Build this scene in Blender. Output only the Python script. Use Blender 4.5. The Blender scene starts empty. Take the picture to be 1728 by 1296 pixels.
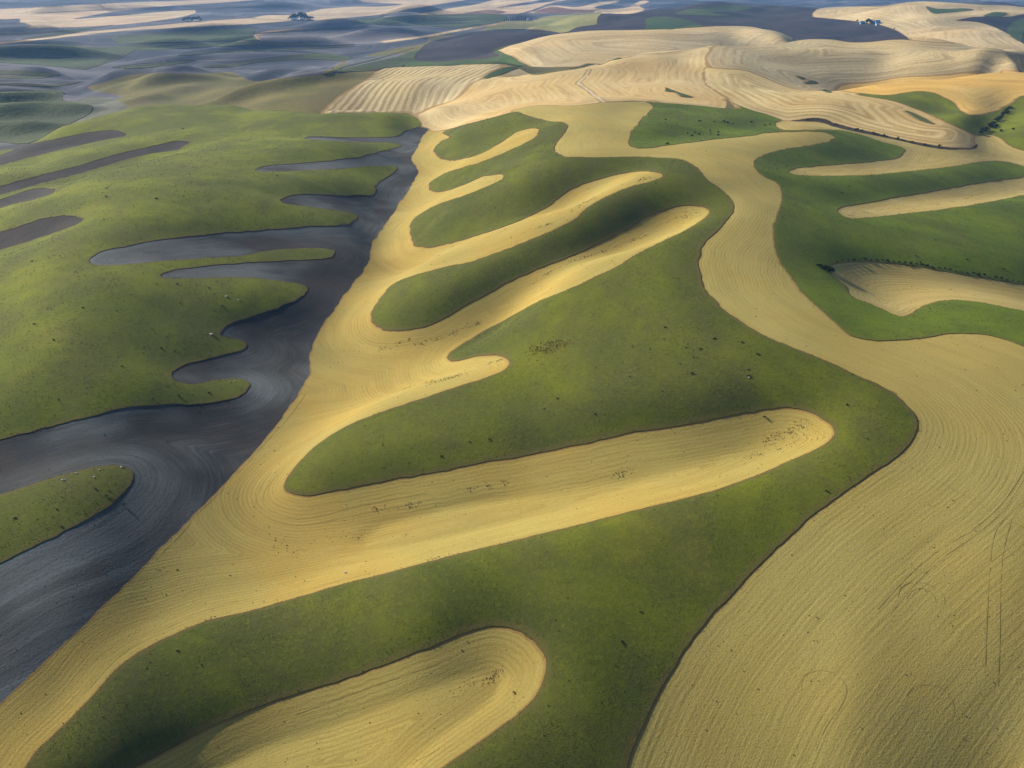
import bpy, math, random, time
import numpy as np
from mathutils import Vector
from mathutils.geometry import delaunay_2d_cdt
from mathutils.kdtree import KDTree
from mathutils.bvhtree import BVHTree

T0 = time.time()
random.seed(7)
rng = np.random.default_rng(7)
scene = bpy.context.scene
col = scene.collection

# ------------------------------------------------------------------ camera
FPX, CX, CY = 1660.0, 864.0, 648.0      # focal length and centre on a 1728 x 1296 picture
PITCH = math.radians(22.5)
CAM_Z = 150.0
cam_data = bpy.data.cameras.new("camera")
cam_data.sensor_width = 36.0
cam_data.lens = 36.0 * FPX / 1728.0
cam_data.clip_start = 1.0
cam_data.clip_end = 60000.0
cam = bpy.data.objects.new("camera", cam_data)
cam.location = (0, 0, CAM_Z)
cam.rotation_euler = (math.radians(90) - PITCH, 0, 0)
col.objects.link(cam)
scene.camera = cam

# ------------------------------------------------------------------ sky, sun, exposure
SUN_AZ = math.radians(-52)               # from +Y (away from the camera) towards -X (left)
SUN_EL = math.radians(26)
world = bpy.data.worlds.new("World")
scene.world = world
world.use_nodes = True
wn = world.node_tree
wn.nodes.clear()
w_out = wn.nodes.new("ShaderNodeOutputWorld")
w_bg = wn.nodes.new("ShaderNodeBackground")
w_sky = wn.nodes.new("ShaderNodeTexSky")
w_sky.sky_type = 'NISHITA'
w_sky.sun_disc = False
w_sky.sun_elevation = SUN_EL
w_sky.sun_rotation = SUN_AZ
w_sky.altitude = 700
w_sky.air_density = 1.0
w_sky.dust_density = 1.0
w_bg.inputs["Strength"].default_value = 0.065
wn.links.new(w_sky.outputs[0], w_bg.inputs[0])
wn.links.new(w_bg.outputs[0], w_out.inputs[0])

sun_data = bpy.data.lights.new("sun", 'SUN')
sun_data.energy = 5.0
sun_data.angle = math.radians(0.6)
sun_data.color = (1.0, 0.90, 0.74)
sun = bpy.data.objects.new("sun", sun_data)
sdir = Vector((math.sin(SUN_AZ) * math.cos(SUN_EL), math.cos(SUN_AZ) * math.cos(SUN_EL), math.sin(SUN_EL)))
sun.rotation_euler = sdir.to_track_quat('Z', 'Y').to_euler()
sun.location = (0, 0, 400)
col.objects.link(sun)

vs = scene.view_settings
vs.view_transform = 'Standard'
vs.look = 'None'
vs.exposure = 0.70
vs.gamma = 1.0
vs.use_curve_mapping = False
HAZE = 5.0e-5
scene.cycles.max_bounces = 4
scene.cycles.diffuse_bounces = 2
scene.cycles.volume_bounces = 1

# ------------------------------------------------------------------ land survey: where things lie, read off the photograph
# every outline below is turned into a place on the ground (a ray meets the hills), in metres.
D_LINE = [(724,219),(719,223),(711,232),(705,248),(693,266),(695,273),(706,287),(703,297),(690,320),(669,352),(648,382),(632,404),
          (626,417),(624,438),(611,460),(600,473),(570,512),(547,545),(529,577),(524,600),(522,628),(512,649),(498,672),(478,702),
          (456,730),(426,765),(396,797),(326,870),(278,917),(238,960),(201,996),(162,1034),(92,1100),(46,1144),(0,1189),(-80,1265),(-200,1370)]
P = []      # (key, kind, points, rmin, rmax) painted in this order
def poly(key, kind, pts, rmin=60, rmax=13500):
    P.append((key, kind, pts, rmin, rmax))

# ---- far left and top
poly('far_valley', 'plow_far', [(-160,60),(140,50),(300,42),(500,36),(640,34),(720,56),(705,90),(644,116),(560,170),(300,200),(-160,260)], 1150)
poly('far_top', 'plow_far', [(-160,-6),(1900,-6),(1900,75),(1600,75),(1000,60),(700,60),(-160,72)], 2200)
poly('tan_a', 'tan_far', [(-160,16),(0,15),(140,8),(200,5),(300,1),(380,-3),(460,-4),(400,3),(300,9),(230,15),(190,20),(125,32),(180,28),(250,22),(300,18),(330,17),(330,22),(300,30),(240,38),(200,42),(140,45),(45,48),(50,42),(30,37),(33,32),(0,33),(-160,34)], 2400)
poly('plow_a', 'plow_far', [(-160,34),(30,33),(33,38),(50,42),(45,48),(0,50),(-160,53)], 2400)
poly('green_a', 'green_far', [(35,66),(80,58),(120,51),(190,42),(150,50),(120,57),(80,63)], 2400)
poly('tan_b', 'tan_far', [(-160,76),(0,71),(80,62.5),(140,54),(208,48),(300,39.5),(369,34),(430,30.5),(500,33),(480,36),(400,42),(300,47),(208,52),(135,60),(80,66),(0,74),(-160,80)], 2000)
poly('green_b', 'green_far', [(190,64),(260,56),(330,53),(430,49),(428,60),(445,68),(380,69),(300,71),(200,73)], 1900)
poly('tan_c', 'tan_far', [(428,31),(447,26),(487,25),(522,20),(543,15),(600,11),(640,11),(676,7),(610,3.5),(606,-4),(790,-4),(730,9),(687,16.5),(661,23),(600,28.5),(560,33),(491,34.5)], 2400)
poly('tan_d', 'tan_far', [(704,25),(755,15),(800,8),(850,-3),(985,-4),(950,1),(925,7),(900,16),(880,22),(850,23.5),(790,23.5)], 2400)
poly('plow_b', 'plow_far', [(840,12.5),(900,2),(940,-4),(937,1),(880,9)], 2400)
poly('red_soil', 'red', [(785,23),(808,18),(831,16.5),(852,20),(843,24)], 2300)
poly('tan_e', 'tan_far', [(890,22),(900,19),(931,9.5),(969,12),(987,9.5),(1004,5),(1046,0),(1039,4.5),(1004,12),(1021,15.5),(1060,12),(1080,1.5),(1096,2),(1079,10.4),(1089,16),(1065,23),(1014,23)], 2300)
poly('red_soil_b', 'red', [(902,21.5),(932,11.5),(965,16),(1005,18),(1000,21.5),(940,22.5)], 2300)
poly('teal', 'green_far', [(590,36),(687,26.5),(744,25),(843,24),(857,29.5),(848,36.5),(826,41),(773,47),(720,44),(640,42)], 2000)
poly('yellow_green', 'yg', [(812,52),(843,38),(869,35.6),(897,35),(921,28),(956,25),(1013,20.5),(1018,23),(1010,36),(1009,42),(977,47),(956,56),(921,54),(887,52),(835,53)], 1900)
poly('green_b2', 'green_far', [(238,77),(330,72.5),(430,69),(520,70),(600,75),(520,77.5),(420,77),(320,81),(232,86)], 1700)
poly('pale_soil', 'pale_soil', [(432,62),(450,56),(480,52),(540,50),(640,53),(700,60),(660,70),(560,76),(500,73),(450,69)], 1700)
poly('margin_a', 'tan_far', [(427,63),(432,57),(450,52.5),(490,48.5),(545,45.5),(545,47),(490,50.5),(455,55),(438,60),(436,64),(446,69),(438,68)], 1700)
poly('margin_b', 'tan_far', [(640,70),(720,59),(780,48),(850,37.5),(852,40),(785,51),(725,62),(650,72)], 1600)
poly('brush_b', 'brush', [(615,95),(660,83),(706,75),(765,60),(790,56),(770,64),(722,76),(707,86),(660,92)], 1400)
poly('green_c2', 'green_far', [(-160,122),(0,119),(60,121),(100,126),(60,133),(0,132),(-160,134)], 1350)
poly('green_c3', 'green_far', [(190,113),(280,104),(330,102),(300,108),(230,116)], 1400)
poly('green_c', 'green_far', [(-160,74),(0,78),(104,75),(174,80),(240,75),(217,88),(182,102),(156,112),(137,117),(87,112),(0,106),(-160,104)], 1500)
poly('green_d', 'green_far', [(345,113),(420,103),(480,95),(540,90),(592,97),(575,103),(500,98),(430,106),(390,113)], 1500)
poly('margin_c', 'brush', [(545,123),(566,112),(585,101.5),(588,103.5),(570,115),(552,125)], 1350)
FOLD = [   # crest lines of the small ridges in the far valley: points, depth of the crest
 ([(148,149),(200,131),(250,124),(300,124),(360,120),(420,116)], 5), ([(155,163),(226,147),(300,136),(361,128),(392,122)], 5),
 ([(222,173),(260,163),(300,153),(335,144),(357,135)], 5), ([(338,174),(387,150),(421,138),(473,132),(525,128)], 5),
 ([(357,176),(400,163),(450,150),(500,140),(560,127),(600,121)], 6), ([(-160,156),(0,154),(60,152),(106,152)], 4),
 ([(-160,164),(0,161),(106,160)], 4), ([(-160,175),(0,173),(60,170),(104,170),(156,178)], 5), ([(-160,196),(0,193),(60,189),(120,187),(160,187)], 7),
 ([(-160,222),(0,219),(60,217),(90,216)], 7), ([(-160,80),(0,78),(104,75),(174,83)], 4), ([(-160,98),(0,95),(80,94),(150,96),(182,100)], 5),
 ([(-160,88),(0,86),(70,85),(120,87)], 3), ([(137,117),(182,103),(217,88),(240,77),(300,72)], 3.5), ([(190,114),(280,104),(400,100),(480,92),(540,90)], 3.5),
 ([(340,113),(420,104),(500,98),(580,100)], 3.5), ([(300,93),(400,85),(500,81),(600,78)], 3.5), ([(260,79),(360,71),(440,69),(520,73)], 3),
 ([(430,56),(520,50),(620,45)], 2.6), ([(200,61),(300,53),(430,48)], 2.6), ([(560,67),(640,59),(720,55)], 3), ([(600,120),(660,101),(706,86)], 4),
 ([(545,126),(580,112),(640,97),(700,81)], 3), ([(-160,130),(0,126),(80,128),(150,124)], 4), ([(-160,142),(0,140),(90,143),(140,138)], 4),
 ([(-160,60),(0,57),(80,53),(150,48)], 2.6), ([(620,44),(700,38),(780,36),(840,33)], 2.6), ([(600,32),(700,27),(800,25)], 2.4), ([(300,16),(420,11),(520,9)], 2.2), ([(60,22),(180,16),(300,10)], 2.2),
]
BANDS = []
for i_, (pts_, w_) in enumerate(FOLD):
    if pts_[0][1] < 150 and i_ not in (0, 1, 2, 3, 4):
        kind_ = ('green_far', 'green_far', 'pale_soil')[i_ % 3]
        k_ = w_ * (0.85 if kind_ == 'green_far' else 0.4)
        band = list(pts_) + [(x_ + (6 if j_ == 0 else -6 if j_ == len(pts_) - 1 else 0), y_ + k_ * (1 if 0 < j_ < len(pts_) - 1 else 0.3)) for j_, (x_, y_) in list(enumerate(pts_))[::-1]]
        BANDS.append('band_%d' % i_); poly('band_%d' % i_, kind_, band, 1350)
poly('green_e', 'green_far', [(-160,160),(0,154),(104,153),(106,168),(150,177),(164,188),(130,210),(95,222),(42,244),(0,240),(-160,246)], 1150)
poly('grass_hills', 'brush', [(147,148),(174,139),(208,129),(243,124),(300,124),(345,124),(390,122),(421,135),(440,137),(473,132),(525,128),(560,124),(600,120),(652,114),(640,140),(600,168),(560,200),(450,207),(300,202),(200,198),(165,180),(185,170),(205,163),(170,155)], 1000)
poly('marsh', 'marsh', [(126,172),(153,163),(190,166),(205,172),(215,182),(190,190),(160,197),(140,206),(118,210),(150,192),(155,178)], 1000)
poly('green_f', 'green_far', [(566,121),(620,107),(665,97),(706,85),(702,100),(684,114),(650,118),(600,121)], 1300)
poly('green_g', 'green_mid', [(674,118),(690,104),(704,98),(740,103),(817,98),(838,92),(828,84),(836,78),(866,95),(900,106),(878,112),(836,112),(790,112),(707,115)], 1250)
poly('plow_c', 'plow_mid', [(699,101),(707,85),(725,71),(765,61),(791,55),(826,51),(860,49),(900,49.5),(925,52),(950,57),(915,64),(860,76),(831,85),(843,94),(817,100),(773,102),(739,105),(713,104)], 1300)
poly('plow_d', 'plow_mid', [(936,56),(957,54),(975,46),(1007,41),(1007,35),(1015,23.4),(1067,23.4),(1100,15.6),(1131,11),(1187,5),(1260,5),(1322,8.7),(1372,12),(1400,14),(1440,30),(1500,40),(1560,60),(1545,76),(1465,78),(1373,72),(1312,62),(1215,52),(1128,57),(1011,57)], 1500)
poly('green_h', 'green_mid', [(1089,33),(1108,28.6),(1143,31),(1178,40),(1187,46),(1143,52),(1086,51),(1092,41)], 1700)
poly('green_i', 'green_far', [(1140,24),(1165,15),(1200,11),(1255,9),(1269,15),(1240,19),(1200,22),(1235,26),(1190,26.5)], 2000)
poly('tan_hill_far', 'tan_mid', [(1371,28),(1373,20),(1384,14),(1428,11),(1490,10.5),(1515,6.5),(1541,3),(1567,2.5),(1619,5.5),(1654,8),(1697,9),(1728,12),(1900,22),(1900,104),(1728,88),(1671,88),(1619,80),(1549,76),(1535,67),(1522,57),(1506,49),(1483,42),(1460,39),(1434,35),(1400,31.5)], 1500)
poly('green_j', 'green_mid', [(1563,11),(1581,15),(1628,14.5),(1642,17),(1593,22),(1575,22.8)], 1700)
poly('green_k', 'green_mid', [(1660,27.5),(1676,21),(1699,22),(1690,28)], 1700)
poly('plow_e', 'plow_mid', [(1615,34.5),(1645,28.6),(1706,28),(1728,24),(1900,18),(1900,96),(1750,84),(1713,64),(1688,50),(1662,40),(1636,35.6)], 1600)
poly('green_l', 'green_mid', [(1700,54),(1708,40),(1728,31),(1900,28),(1900,50),(1730,52),(1722,70)], 1600)
poly('tan_hill_mid', 'tan_mid', [(832,80),(855,71),(907,61),(959,55.5),(1011,50),(1046,47.4),(1128,49.5),(1163,47),(1215,44),(1267,45),(1312,52),(1354,61),(1380,66),(1300,80),(1200,95),(1080,105),(985,112),(897,112),(862,95)], 1150, 2600)
# ---- the striped stubble hills in the middle distance
poly('stripe_hill', 'stripe_a', [(544,194),(565,168),(592,150),(623,130.6),(644,116),(707,112),(790,109),(836,107.6),(856,110),(833,121),(815,133),(798,140),(769,167),(727,182),(704,198),(680,205),(640,205)], 700, 1750)
poly('ridge_wheat', 'stripe_b', [(700,198),(711,213),(723,223),(748,220),(811,207),(871,189),(886,181),(914,178),(966,178.5),(1021,173),(1086,171.5),(1120,190),(1220,185),(1225,165),(1190,140),(1195,112),(1260,98),(1200,81),(1160,85),(1126,89.4),(1080,92),(1047,99),(1007,107),(978,115.5),(935,121.5),(900,126),(873,114),(856,110),(833,121),(815,133),(798,140),(769,167),(727,182)], 650, 1900)
poly('east_wheat', 'stripe_c', [(1195,112),(1190,140),(1225,165),(1250,190),(1319,206),(1345,206),(1370,202),(1392,203),(1407,210),(1467,224),(1559,245),(1606,252),(1640,250),(1652,240),(1652,229),(1620,216),(1583,199),(1548,185),(1513,172),(1455,158),(1415,152),(1340,150),(1260,120)], 500, 1800)
poly('knoll_wheat', 'tan_mid2', [(1195,112),(1200,81),(1235,74.6),(1269,69.4),(1304,66),(1356,63),(1373,63.4),(1408,67),(1434,71),(1465,71),(1500,67.5),(1523,66.6),(1549,69),(1584,72),(1619,73),(1671,80),(1728,81.6),(1900,92),(1900,130),(1728,128),(1675,128),(1571,136),(1467,146),(1430,150),(1412,153),(1340,150),(1260,120)], 700, 2100)
poly('green_m', 'green_mid', [(815,132),(832,121),(852,114),(871,112.5),(874,114.5),(842,127),(822,133)], 800, 1800)
poly('green_n', 'green_mid', [(962,116.5),(985,110),(998,104),(1022,98),(1048,98.6),(1008,107),(985,112.5)], 800, 1900)
poly('green_o', 'green_mid', [(1344,128),(1358,132),(1352,134)], 800, 1800)
poly('green_p', 'green_mid', [(1358,141),(1370,136),(1380,140)], 800, 1800)
poly('green_p2', 'green_mid', [(1386,152),(1392,151),(1403,156),(1395,156)], 700, 1800)
poly('green_q', 'green_mid', [(1528,187),(1546,193),(1560,200),(1577,210),(1556,205),(1545,199)], 500, 1400)
poly('green_r', 'green_mid', [(1122,148),(1144,156),(1168,164),(1150,163.5),(1142,157),(1123,154)], 600, 1500)
poly('green_s', 'green', [(1448,158),(1548,148),(1650,180),(1728,155),(1900,150),(1900,300),(1728,256),(1703,245),(1684,232),(1670,227),(1652,229),(1617,215),(1583,199),(1548,185),(1513,172),(1478,165)], 450, 1500)
poly('gold_hill', 'gold', [(1412,151),(1430,142),(1467,139.5),(1525,130),(1571,128.6),(1629,123.5),(1675,120.5),(1728,120.5),(1900,118),(1900,145),(1728,161.7),(1698,180),(1664,192),(1638,193.6),(1624,189.4),(1606,172),(1587,161.7),(1571,156),(1548,154),(1525,157),(1499,160.5),(1467,159)], 500, 1700)
# ---- the near land
G_LEFT = [(42,241),(69,229),(102,215),(130,207),(160,198),(197,186.6),(231,181),(278,176),(340,177.5),(400,176),(440,180),(480,186),(520,191),(560,191.5),(620,190),(662,190),(690,193),(706,203),(709.5,213),
 (688,220),(669,230),(646,232),(588,232),(523,230.6),(513,234),(553,237),(611,240),(658,241),(677,244.5),(674,248),(646,255),(611,264),(577,269),(519,274.6),(449,280),(431,288),(461,290),(519,287),(577,285),(611,281.5),(646,280),(663,280),(671,285),(653,299),(632,315),(637,323),(625,330),(577,330),(519,328),(491,330),(473,338),(482,344),(519,348.6),(577,355.6),(595,360),(603,366),(595,374),(577,380),(519,383),(438,389),(380,392.6),(347,396),(289,403),(231,412),(174,424),(157,433),(151,443),(162,448),(208,447),(278,440),(400,432),(438,426),(496,420),(542,419),(565,424),(563,432),(549,436.6),(472,441),(408,444),(339,450),(292,456),(272,465),(281,470),(339,469),(397,468),(443,470.5),(489,476.7),(510,480.6),(519,488),(510,500),(478,515),(431,533),(397,544),(378,555),(373,566),(397,572),(413,577),(417,584),(408,592),(373,600.5),(330,611),(302,620),(289,630.6),(295,642),(316,647),(339,646.4),(374,641),(401,640),(415,642.7),(422.7,650),(415,662),(397,671),(362,679),(316,683),(258,684),(208,690),(150,704),(93,718),(46,729.5),(0,741),(-160,785),(-200,300),(-120,238),(0,236)]
poly('valley_plow', 'plow', D_LINE + [(-330,1500),(-330,240),(-160,240),(42,243),(300,230),(650,215),(690,214),(709,214)], 60, 1500)
poly('stubble_valley', 'stubble', D_LINE[::-1][:-1] + [(722,222),(748,220.5),(810,212),(925,210),(945,235),(938,262),(1000,275),(1130,279),(1180,300),(1215,345),(1200,375),(1150,430),(1165,480),(1250,575),(1400,640),(1480,700),(1490,750),(1300,890),(1130,1060),(1030,1250),(980,1420),(-300,1450)], 60, 1300)
poly('stubble_ridge', 'stubble_b', [(865,190),(886,181),(914,178),(966,178.5),(1021,173),(1086,171.5),(1112,172),(1120,200),(1160,225),(1289,225),(1328,223),(1363,222),(1383,222.5),(1398,226),(1410,233),(1440,260),(1340,300),(1400,480),(1480,560),(1600,555),(1900,620),(1960,1450),(980,1450),(1040,1250),(1130,1060),(1300,890),(1480,760),(1480,700),(1400,640),(1250,575),(1165,480),(1150,430),(1200,375),(1215,345),(1180,300),(1130,279),(1000,275),(930,262),(935,235),(925,210)], 60, 1200)
poly('green_left', 'green', G_LEFT, 60, 1400)
poly('plow_l1', 'plow_dark', [(-160,246),(0,238),(42,243),(81,237.5),(116,230.6),(162,222),(185,220),(201,221),(214,229),(185,235),(139,244.5),(81,258),(35,270),(0,279),(-160,318)], 400, 1300)
poly('plow_l2', 'plow_dark', [(-160,352),(0,314),(46,302),(104,287),(139,278),(185,264),(231,252.6),(278,242),(301,238),(320.6,240.5),(308,248),(301,253),(255,259.5),(220,267.6),(185,278),(139,292),(93,303.5),(46,316),(0,329),(-160,367)], 300, 1300)
poly('plow_l3', 'plow_dark', [(-140,378),(0,337),(35,325.5),(58,319),(76,318),(92.6,321),(86,328),(58,337),(23,345),(0,351.6),(-140,388)], 300, 1300)
poly('plow_l4', 'plow_dark', [(-150,430),(0,391.5),(35,382),(69,370.6),(104,365),(127,365),(140,370.6),(130,379),(93,393),(46,408),(0,422),(-150,462)], 300, 1200)
poly('green_oval', 'green', [(0,835),(58,816),(104,802),(139,793),(174,786),(197,785),(215,788.5),(226,799),(224.5,810.5),(215,824),(197,843),(162,868),(116,894),(58,921.6),(0,950.5),(-160,1030),(-160,880)], 60, 700)
G_C = [(748,223.6),(772,214),(819,201.7),(870,189),(888,194.7),(923,204),(953,207.5),(958.5,213),(953,223.7),(937,243),(934.6,252.6),(941.6,259.5),(958,265),(1004,266),(1069,265),(1116,266.5),(1148,269),(1171,280),(1192,301),(1215,320),(1231,333.6),(1238.4,346),(1234,361),(1217,382),(1199,399.6),(1185,414.6),(1179.4,433),(1179.4,458),(1185,479),(1201,502),(1224,525),(1254,546),(1289,566.7),(1324,581.7),(1359,595.6),(1400,612),(1444,632.6),(1490,653.5),(1513,668.5),(1532,687),(1543,702),(1547.5,714),(1541.7,737),(1523,761),(1469,801.5),(1415,836.4),(1361,876.7),(1308,928),(1265,971),(1211,1027),(1168,1078),(1130,1137),(1098,1196.5),(1071,1255.6),(1058,1293),(1030,1400),(-40,1430),(44,1294.6),(69,1260),(104,1227.5),(139,1193),(173,1155.7),(208,1121),(255,1090),(301,1068),(347,1048),(382,1040),(430,1029),(521,1003),(588,983.6),(658,966),(727,947.7),(780,934),(900,905),(1050,867.6),(1130,848),(1211,825.7),(1281,801.5),(1335,777),(1383,755),(1404.6,737),(1402,721),(1383,705),(1351,691),(1318,688.7),(1275,694),(1211,706),(1130,721),(1050,734),(1000,746),(921,762),(816,781),(712,802),(643,814),(573,828),(521,838),(497,835),(481.6,826.5),(483,811),(500,786.5),(528,757),(556,736),(591,717),(643,696),(722,670),(768,654.8),(814,639.7),(844.7,628),(861,615),(854,606),(837.8,600),(803,602.7),(780,607),(763,609.6),(755.6,606),(756.8,598),(773,585),(803,567),(838,548),(872,528.6),(907,510),(960,488),(1034,454),(1081,426),(1129,402),(1172,380.5),(1196.6,361),(1194,352),(1172,347),(1142,349),(1107,361),(1042,393.5),(977,426),(912,454),(869,471.6),(825,493),(782,519),(738,543),(708,554),(673,558.5),(647,556),(630,545),(628,530),(639,508.5),(660,482.5),(686,469.5),(738,454),(804,439),(869,415),(934,389),(968,369.6),(995,348),(1021,333),(1064,315),(1099,306.7),(1118,298),(1112,292),(1081,289),(1047,293.7),(999,306.7),(960,322),(938,339),(912,356.6),(869,376),(804,398),(738,416.5),(712,418),(697,413),(692,396),(695,374),(712,359),(743,343.6),(782,330.6),(821,315),(849,301),(851.6,296),(838,294.6),(812,299),(786,311),(751,322),(730,323),(723.5,315),(730,304.5),(760,289),(812,274),(869,250),(903.6,231),(910,220),(899,217),(873,222),(847,239.4),(812,259),(778,269),(756,270),(738.7,262),(734.4,250),(747,237),(762,231)]
poly('green_centre', 'green', G_C, 60, 1150)
poly('stubble_tongue', 'stubble', [(700,1102.5),(735,1090),(781,1069),(816,1059),(839,1056.6),(867,1062),(890,1075),(908,1091),(920,1109),(921,1128),(915,1151),(899,1181),(873,1206.7),(839,1232),(792,1264.5),(751,1292),(600,1400),(-20,1430),(140,1345),(229,1295),(295,1258.5),(347,1230.7),(434,1194),(521,1164.7),(600,1140)], 60, 500)
poly('green_top', 'green', [(1088,172),(1102,172.7),(1162,177),(1220,182.7),(1250,182.7),(1236,174),(1222,169),(1266,185.5),(1289,192),(1319,203),(1309,206),(1307,212),(1315,217),(1324,220.6),(1289,225),(1266,229.5),(1208,235),(1162,241),(1116,247),(1092,250),(1074,250),(1063.7,245.6),(1060.6,237.5),(1064,227),(1072,214),(1090,195),(1101,182),(1097,175)], 300, 1500)
poly('green_right', 'green', [(1320,220),(1345,218.5),(1397,218),(1425,220),(1448,225),(1478,236),(1508,244),(1530,250),(1600,268),(1680,265),(1728,275),(1960,330),(1960,690),(1728,584),(1698,573.6),(1664,565.5),(1629,563),(1594,564),(1559,570),(1525,574),(1490,575.5),(1457,572.5),(1434,565.5),(1416,550.5),(1400,536),(1386,523),(1370,509),(1351,490),(1347,485),(1333,465),(1317,444),(1309,427),(1305,410),(1305,387),(1309,371),(1316,352),(1319.4,336),(1318,320),(1310,308),(1291.7,299),(1278,288.5),(1272.7,278),(1275.5,270),(1289,262),(1319,252.6),(1359,247),(1400,239),(1408.6,233),(1404,228.6),(1390,223),(1365,222),(1328,223)], 60, 1500)
poly('stubble_east', 'stubble_c', [(1307,211),(1317,205),(1342,204),(1383,206),(1409,214),(1444,222),(1490,231),(1536,241.5),(1583,251),(1624,253),(1647,249.6),(1651,246),(1644,236),(1652,229),(1670,227.6),(1684,232),(1703,245),(1728,254),(1960,310),(1960,345),(1728,281),(1703,274),(1680,271.6),(1652,274),(1606,281),(1536,289),(1467,295.5),(1421,297),(1374,297),(1342,295),(1331.5,291),(1337,285.5),(1363,282),(1421,277),(1467,273),(1513,267),(1523.6,259),(1527,252),(1518,247),(1490,240),(1455,228),(1421,220.5),(1374,219),(1324,219.5)], 300, 1500)
poly('bank', 'bank', [(1335,204),(1350,202),(1370,199.2),(1390,200.4),(1407,207.5),(1432,214.3),(1467,222),(1513,233.3),(1559,242.5),(1606,249.4),(1636,249.5),(1648,243),(1651,246),(1647,249.8),(1624,253),(1583,251),(1536,241.7),(1490,231.5),(1444,222.5),(1409,214.5),(1383,206.5)], 300, 1500)
poly('stubble_r2', 'stubble_c', [(1412.5,356),(1420.6,350),(1467,342),(1513,333),(1583,321),(1652,308.7),(1728,299),(1960,268),(1960,300),(1728,329.5),(1675,340),(1606,351.5),(1536,359.6),(1478,366.5),(1439,369),(1420.6,364)], 100, 1500)
poly('stubble_r3', 'stubble_c', [(1400,455.5),(1404,447.5),(1420.6,444),(1455,441.7),(1490,443),(1536,448.6),(1594,458),(1652,468),(1728,481),(1960,520),(1960,590),(1728,525),(1698,519),(1664,512),(1629,507.6),(1606,507),(1583,509),(1559,516),(1543,527),(1527,534),(1513,533),(1490,522.7),(1467,513),(1444,504),(1434,497),(1427,483),(1413,472),(1403,462.5)], 100, 1500)
poly('track', 'track', [(1017,172.5),(1004,164),(993,155),(983,147),(972,141),(974,138),(980,134),(987,127),(993,117),(996,117),(991,127),(984,135),(979,139),(986,145),(997,153),(1008,162),(1022,172)], 500, 1700)

# ------------------------------------------------------------------ relief
U0, U1, DU = math.radians(-46), math.radians(46), math.radians(0.115)
V0, V1, DV = math.log(62), math.log(14500), 0.003
NU = int((U1 - U0) / DU) + 1
NV = int((V1 - V0) / DV) + 1
UG = U0 + DU * np.arange(NU)
VG = V0 + DV * np.arange(NV)
RG = np.exp(VG)

def ray(px, py):
    px = np.asarray(px, float); py = np.asarray(py, float)
    dx = (px - CX) / FPX; dy = (CY - py) / FPX
    x = dx
    y = math.cos(PITCH) + dy * math.sin(PITCH)
    z = -math.sin(PITCH) + dy * math.cos(PITCH)
    return np.arctan2(x, y), z / np.hypot(x, y)

CTRL = """
721,222,0 700,300,-8 630,400,-15 550,540,-22 520,630,-25 400,795,-28 240,960,-30 90,1100,-32 0,1189,-33 -80,1290,-34
1000,190,34 1000,245,32 1200,280,27 1270,350,22 1240,450,17 1330,560,12 1500,660,8 1620,720,6 1560,900,0 1450,1100,-10 1350,1290,-22 1700,1000,-4 1700,1290,-22
900,700,-8 800,900,-14 700,1000,-18 600,1200,-28 1000,1100,-15 1000,1290,-25 850,520,-2 900,380,12 850,300,14 780,240,9
560,240,8 300,300,14 150,330,10 250,400,8 100,480,2 300,520,-8 100,600,-6 450,500,-14 100,700,-16 0,800,-20 150,830,-20 100,1000,-26 550,300,3 600,400,-9 500,350,1
0,280,-5 0,400,-9 -120,300,-22 -120,420,-24 -120,700,-20
0,205,-52 60,180,-54 130,165,-56 130,140,-58 300,110,-55 100,120,-58 400,90,-54 550,80,-50 640,70,-46 300,70,-48 100,90,-52 -120,120,-56 -120,200,-52
300,128,-30 450,145,-34 540,128,-16 600,124,-10 560,160,-4 450,178,-14 250,150,-40 200,165,-50 300,165,-36 380,160,-30
640,135,8 700,150,7 620,180,3 560,190,2 720,186,2 780,160,5 680,185,0
800,92,-18 760,66,-12 700,62,-40 840,44,-26
850,170,18 960,150,28 850,140,18 1050,150,30
1500,100,26 1300,110,28 1150,110,30 1350,148,17 1250,140,26 1500,205,14 1620,238,6 1400,185,22 1300,175,24 1600,190,14 1660,222,4 1700,190,10 1728,215,11 1640,192,18
1150,215,21 1250,212,17 1300,209,14 1100,240,27 1150,180,26
1500,260,2 1650,258,-2 1400,212,13 1728,265,-6 1360,288,14 1350,228,17
1450,330,9 1650,300,-6 1728,330,-12 1500,400,7 1728,420,-6 1400,480,11 1550,500,5 1728,500,-2 1500,545,5 1650,550,2 1728,610,2 1850,450,-16 1850,800,2 1850,1200,-14
950,85,18 1100,75,24 1250,65,24 1100,42,14 1250,38,14 1450,58,6 1300,24,24 900,44,-4 960,32,4
1450,26,34 1550,36,34 1650,60,24 1560,56,18 1617,34,38 1720,50,14
900,12,-8 500,22,-24 300,24,-24 100,26,-20 0,12,-12 600,8,-12 1000,8,2 200,40,-30 500,45,-40 700,35,-30
"""
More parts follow.
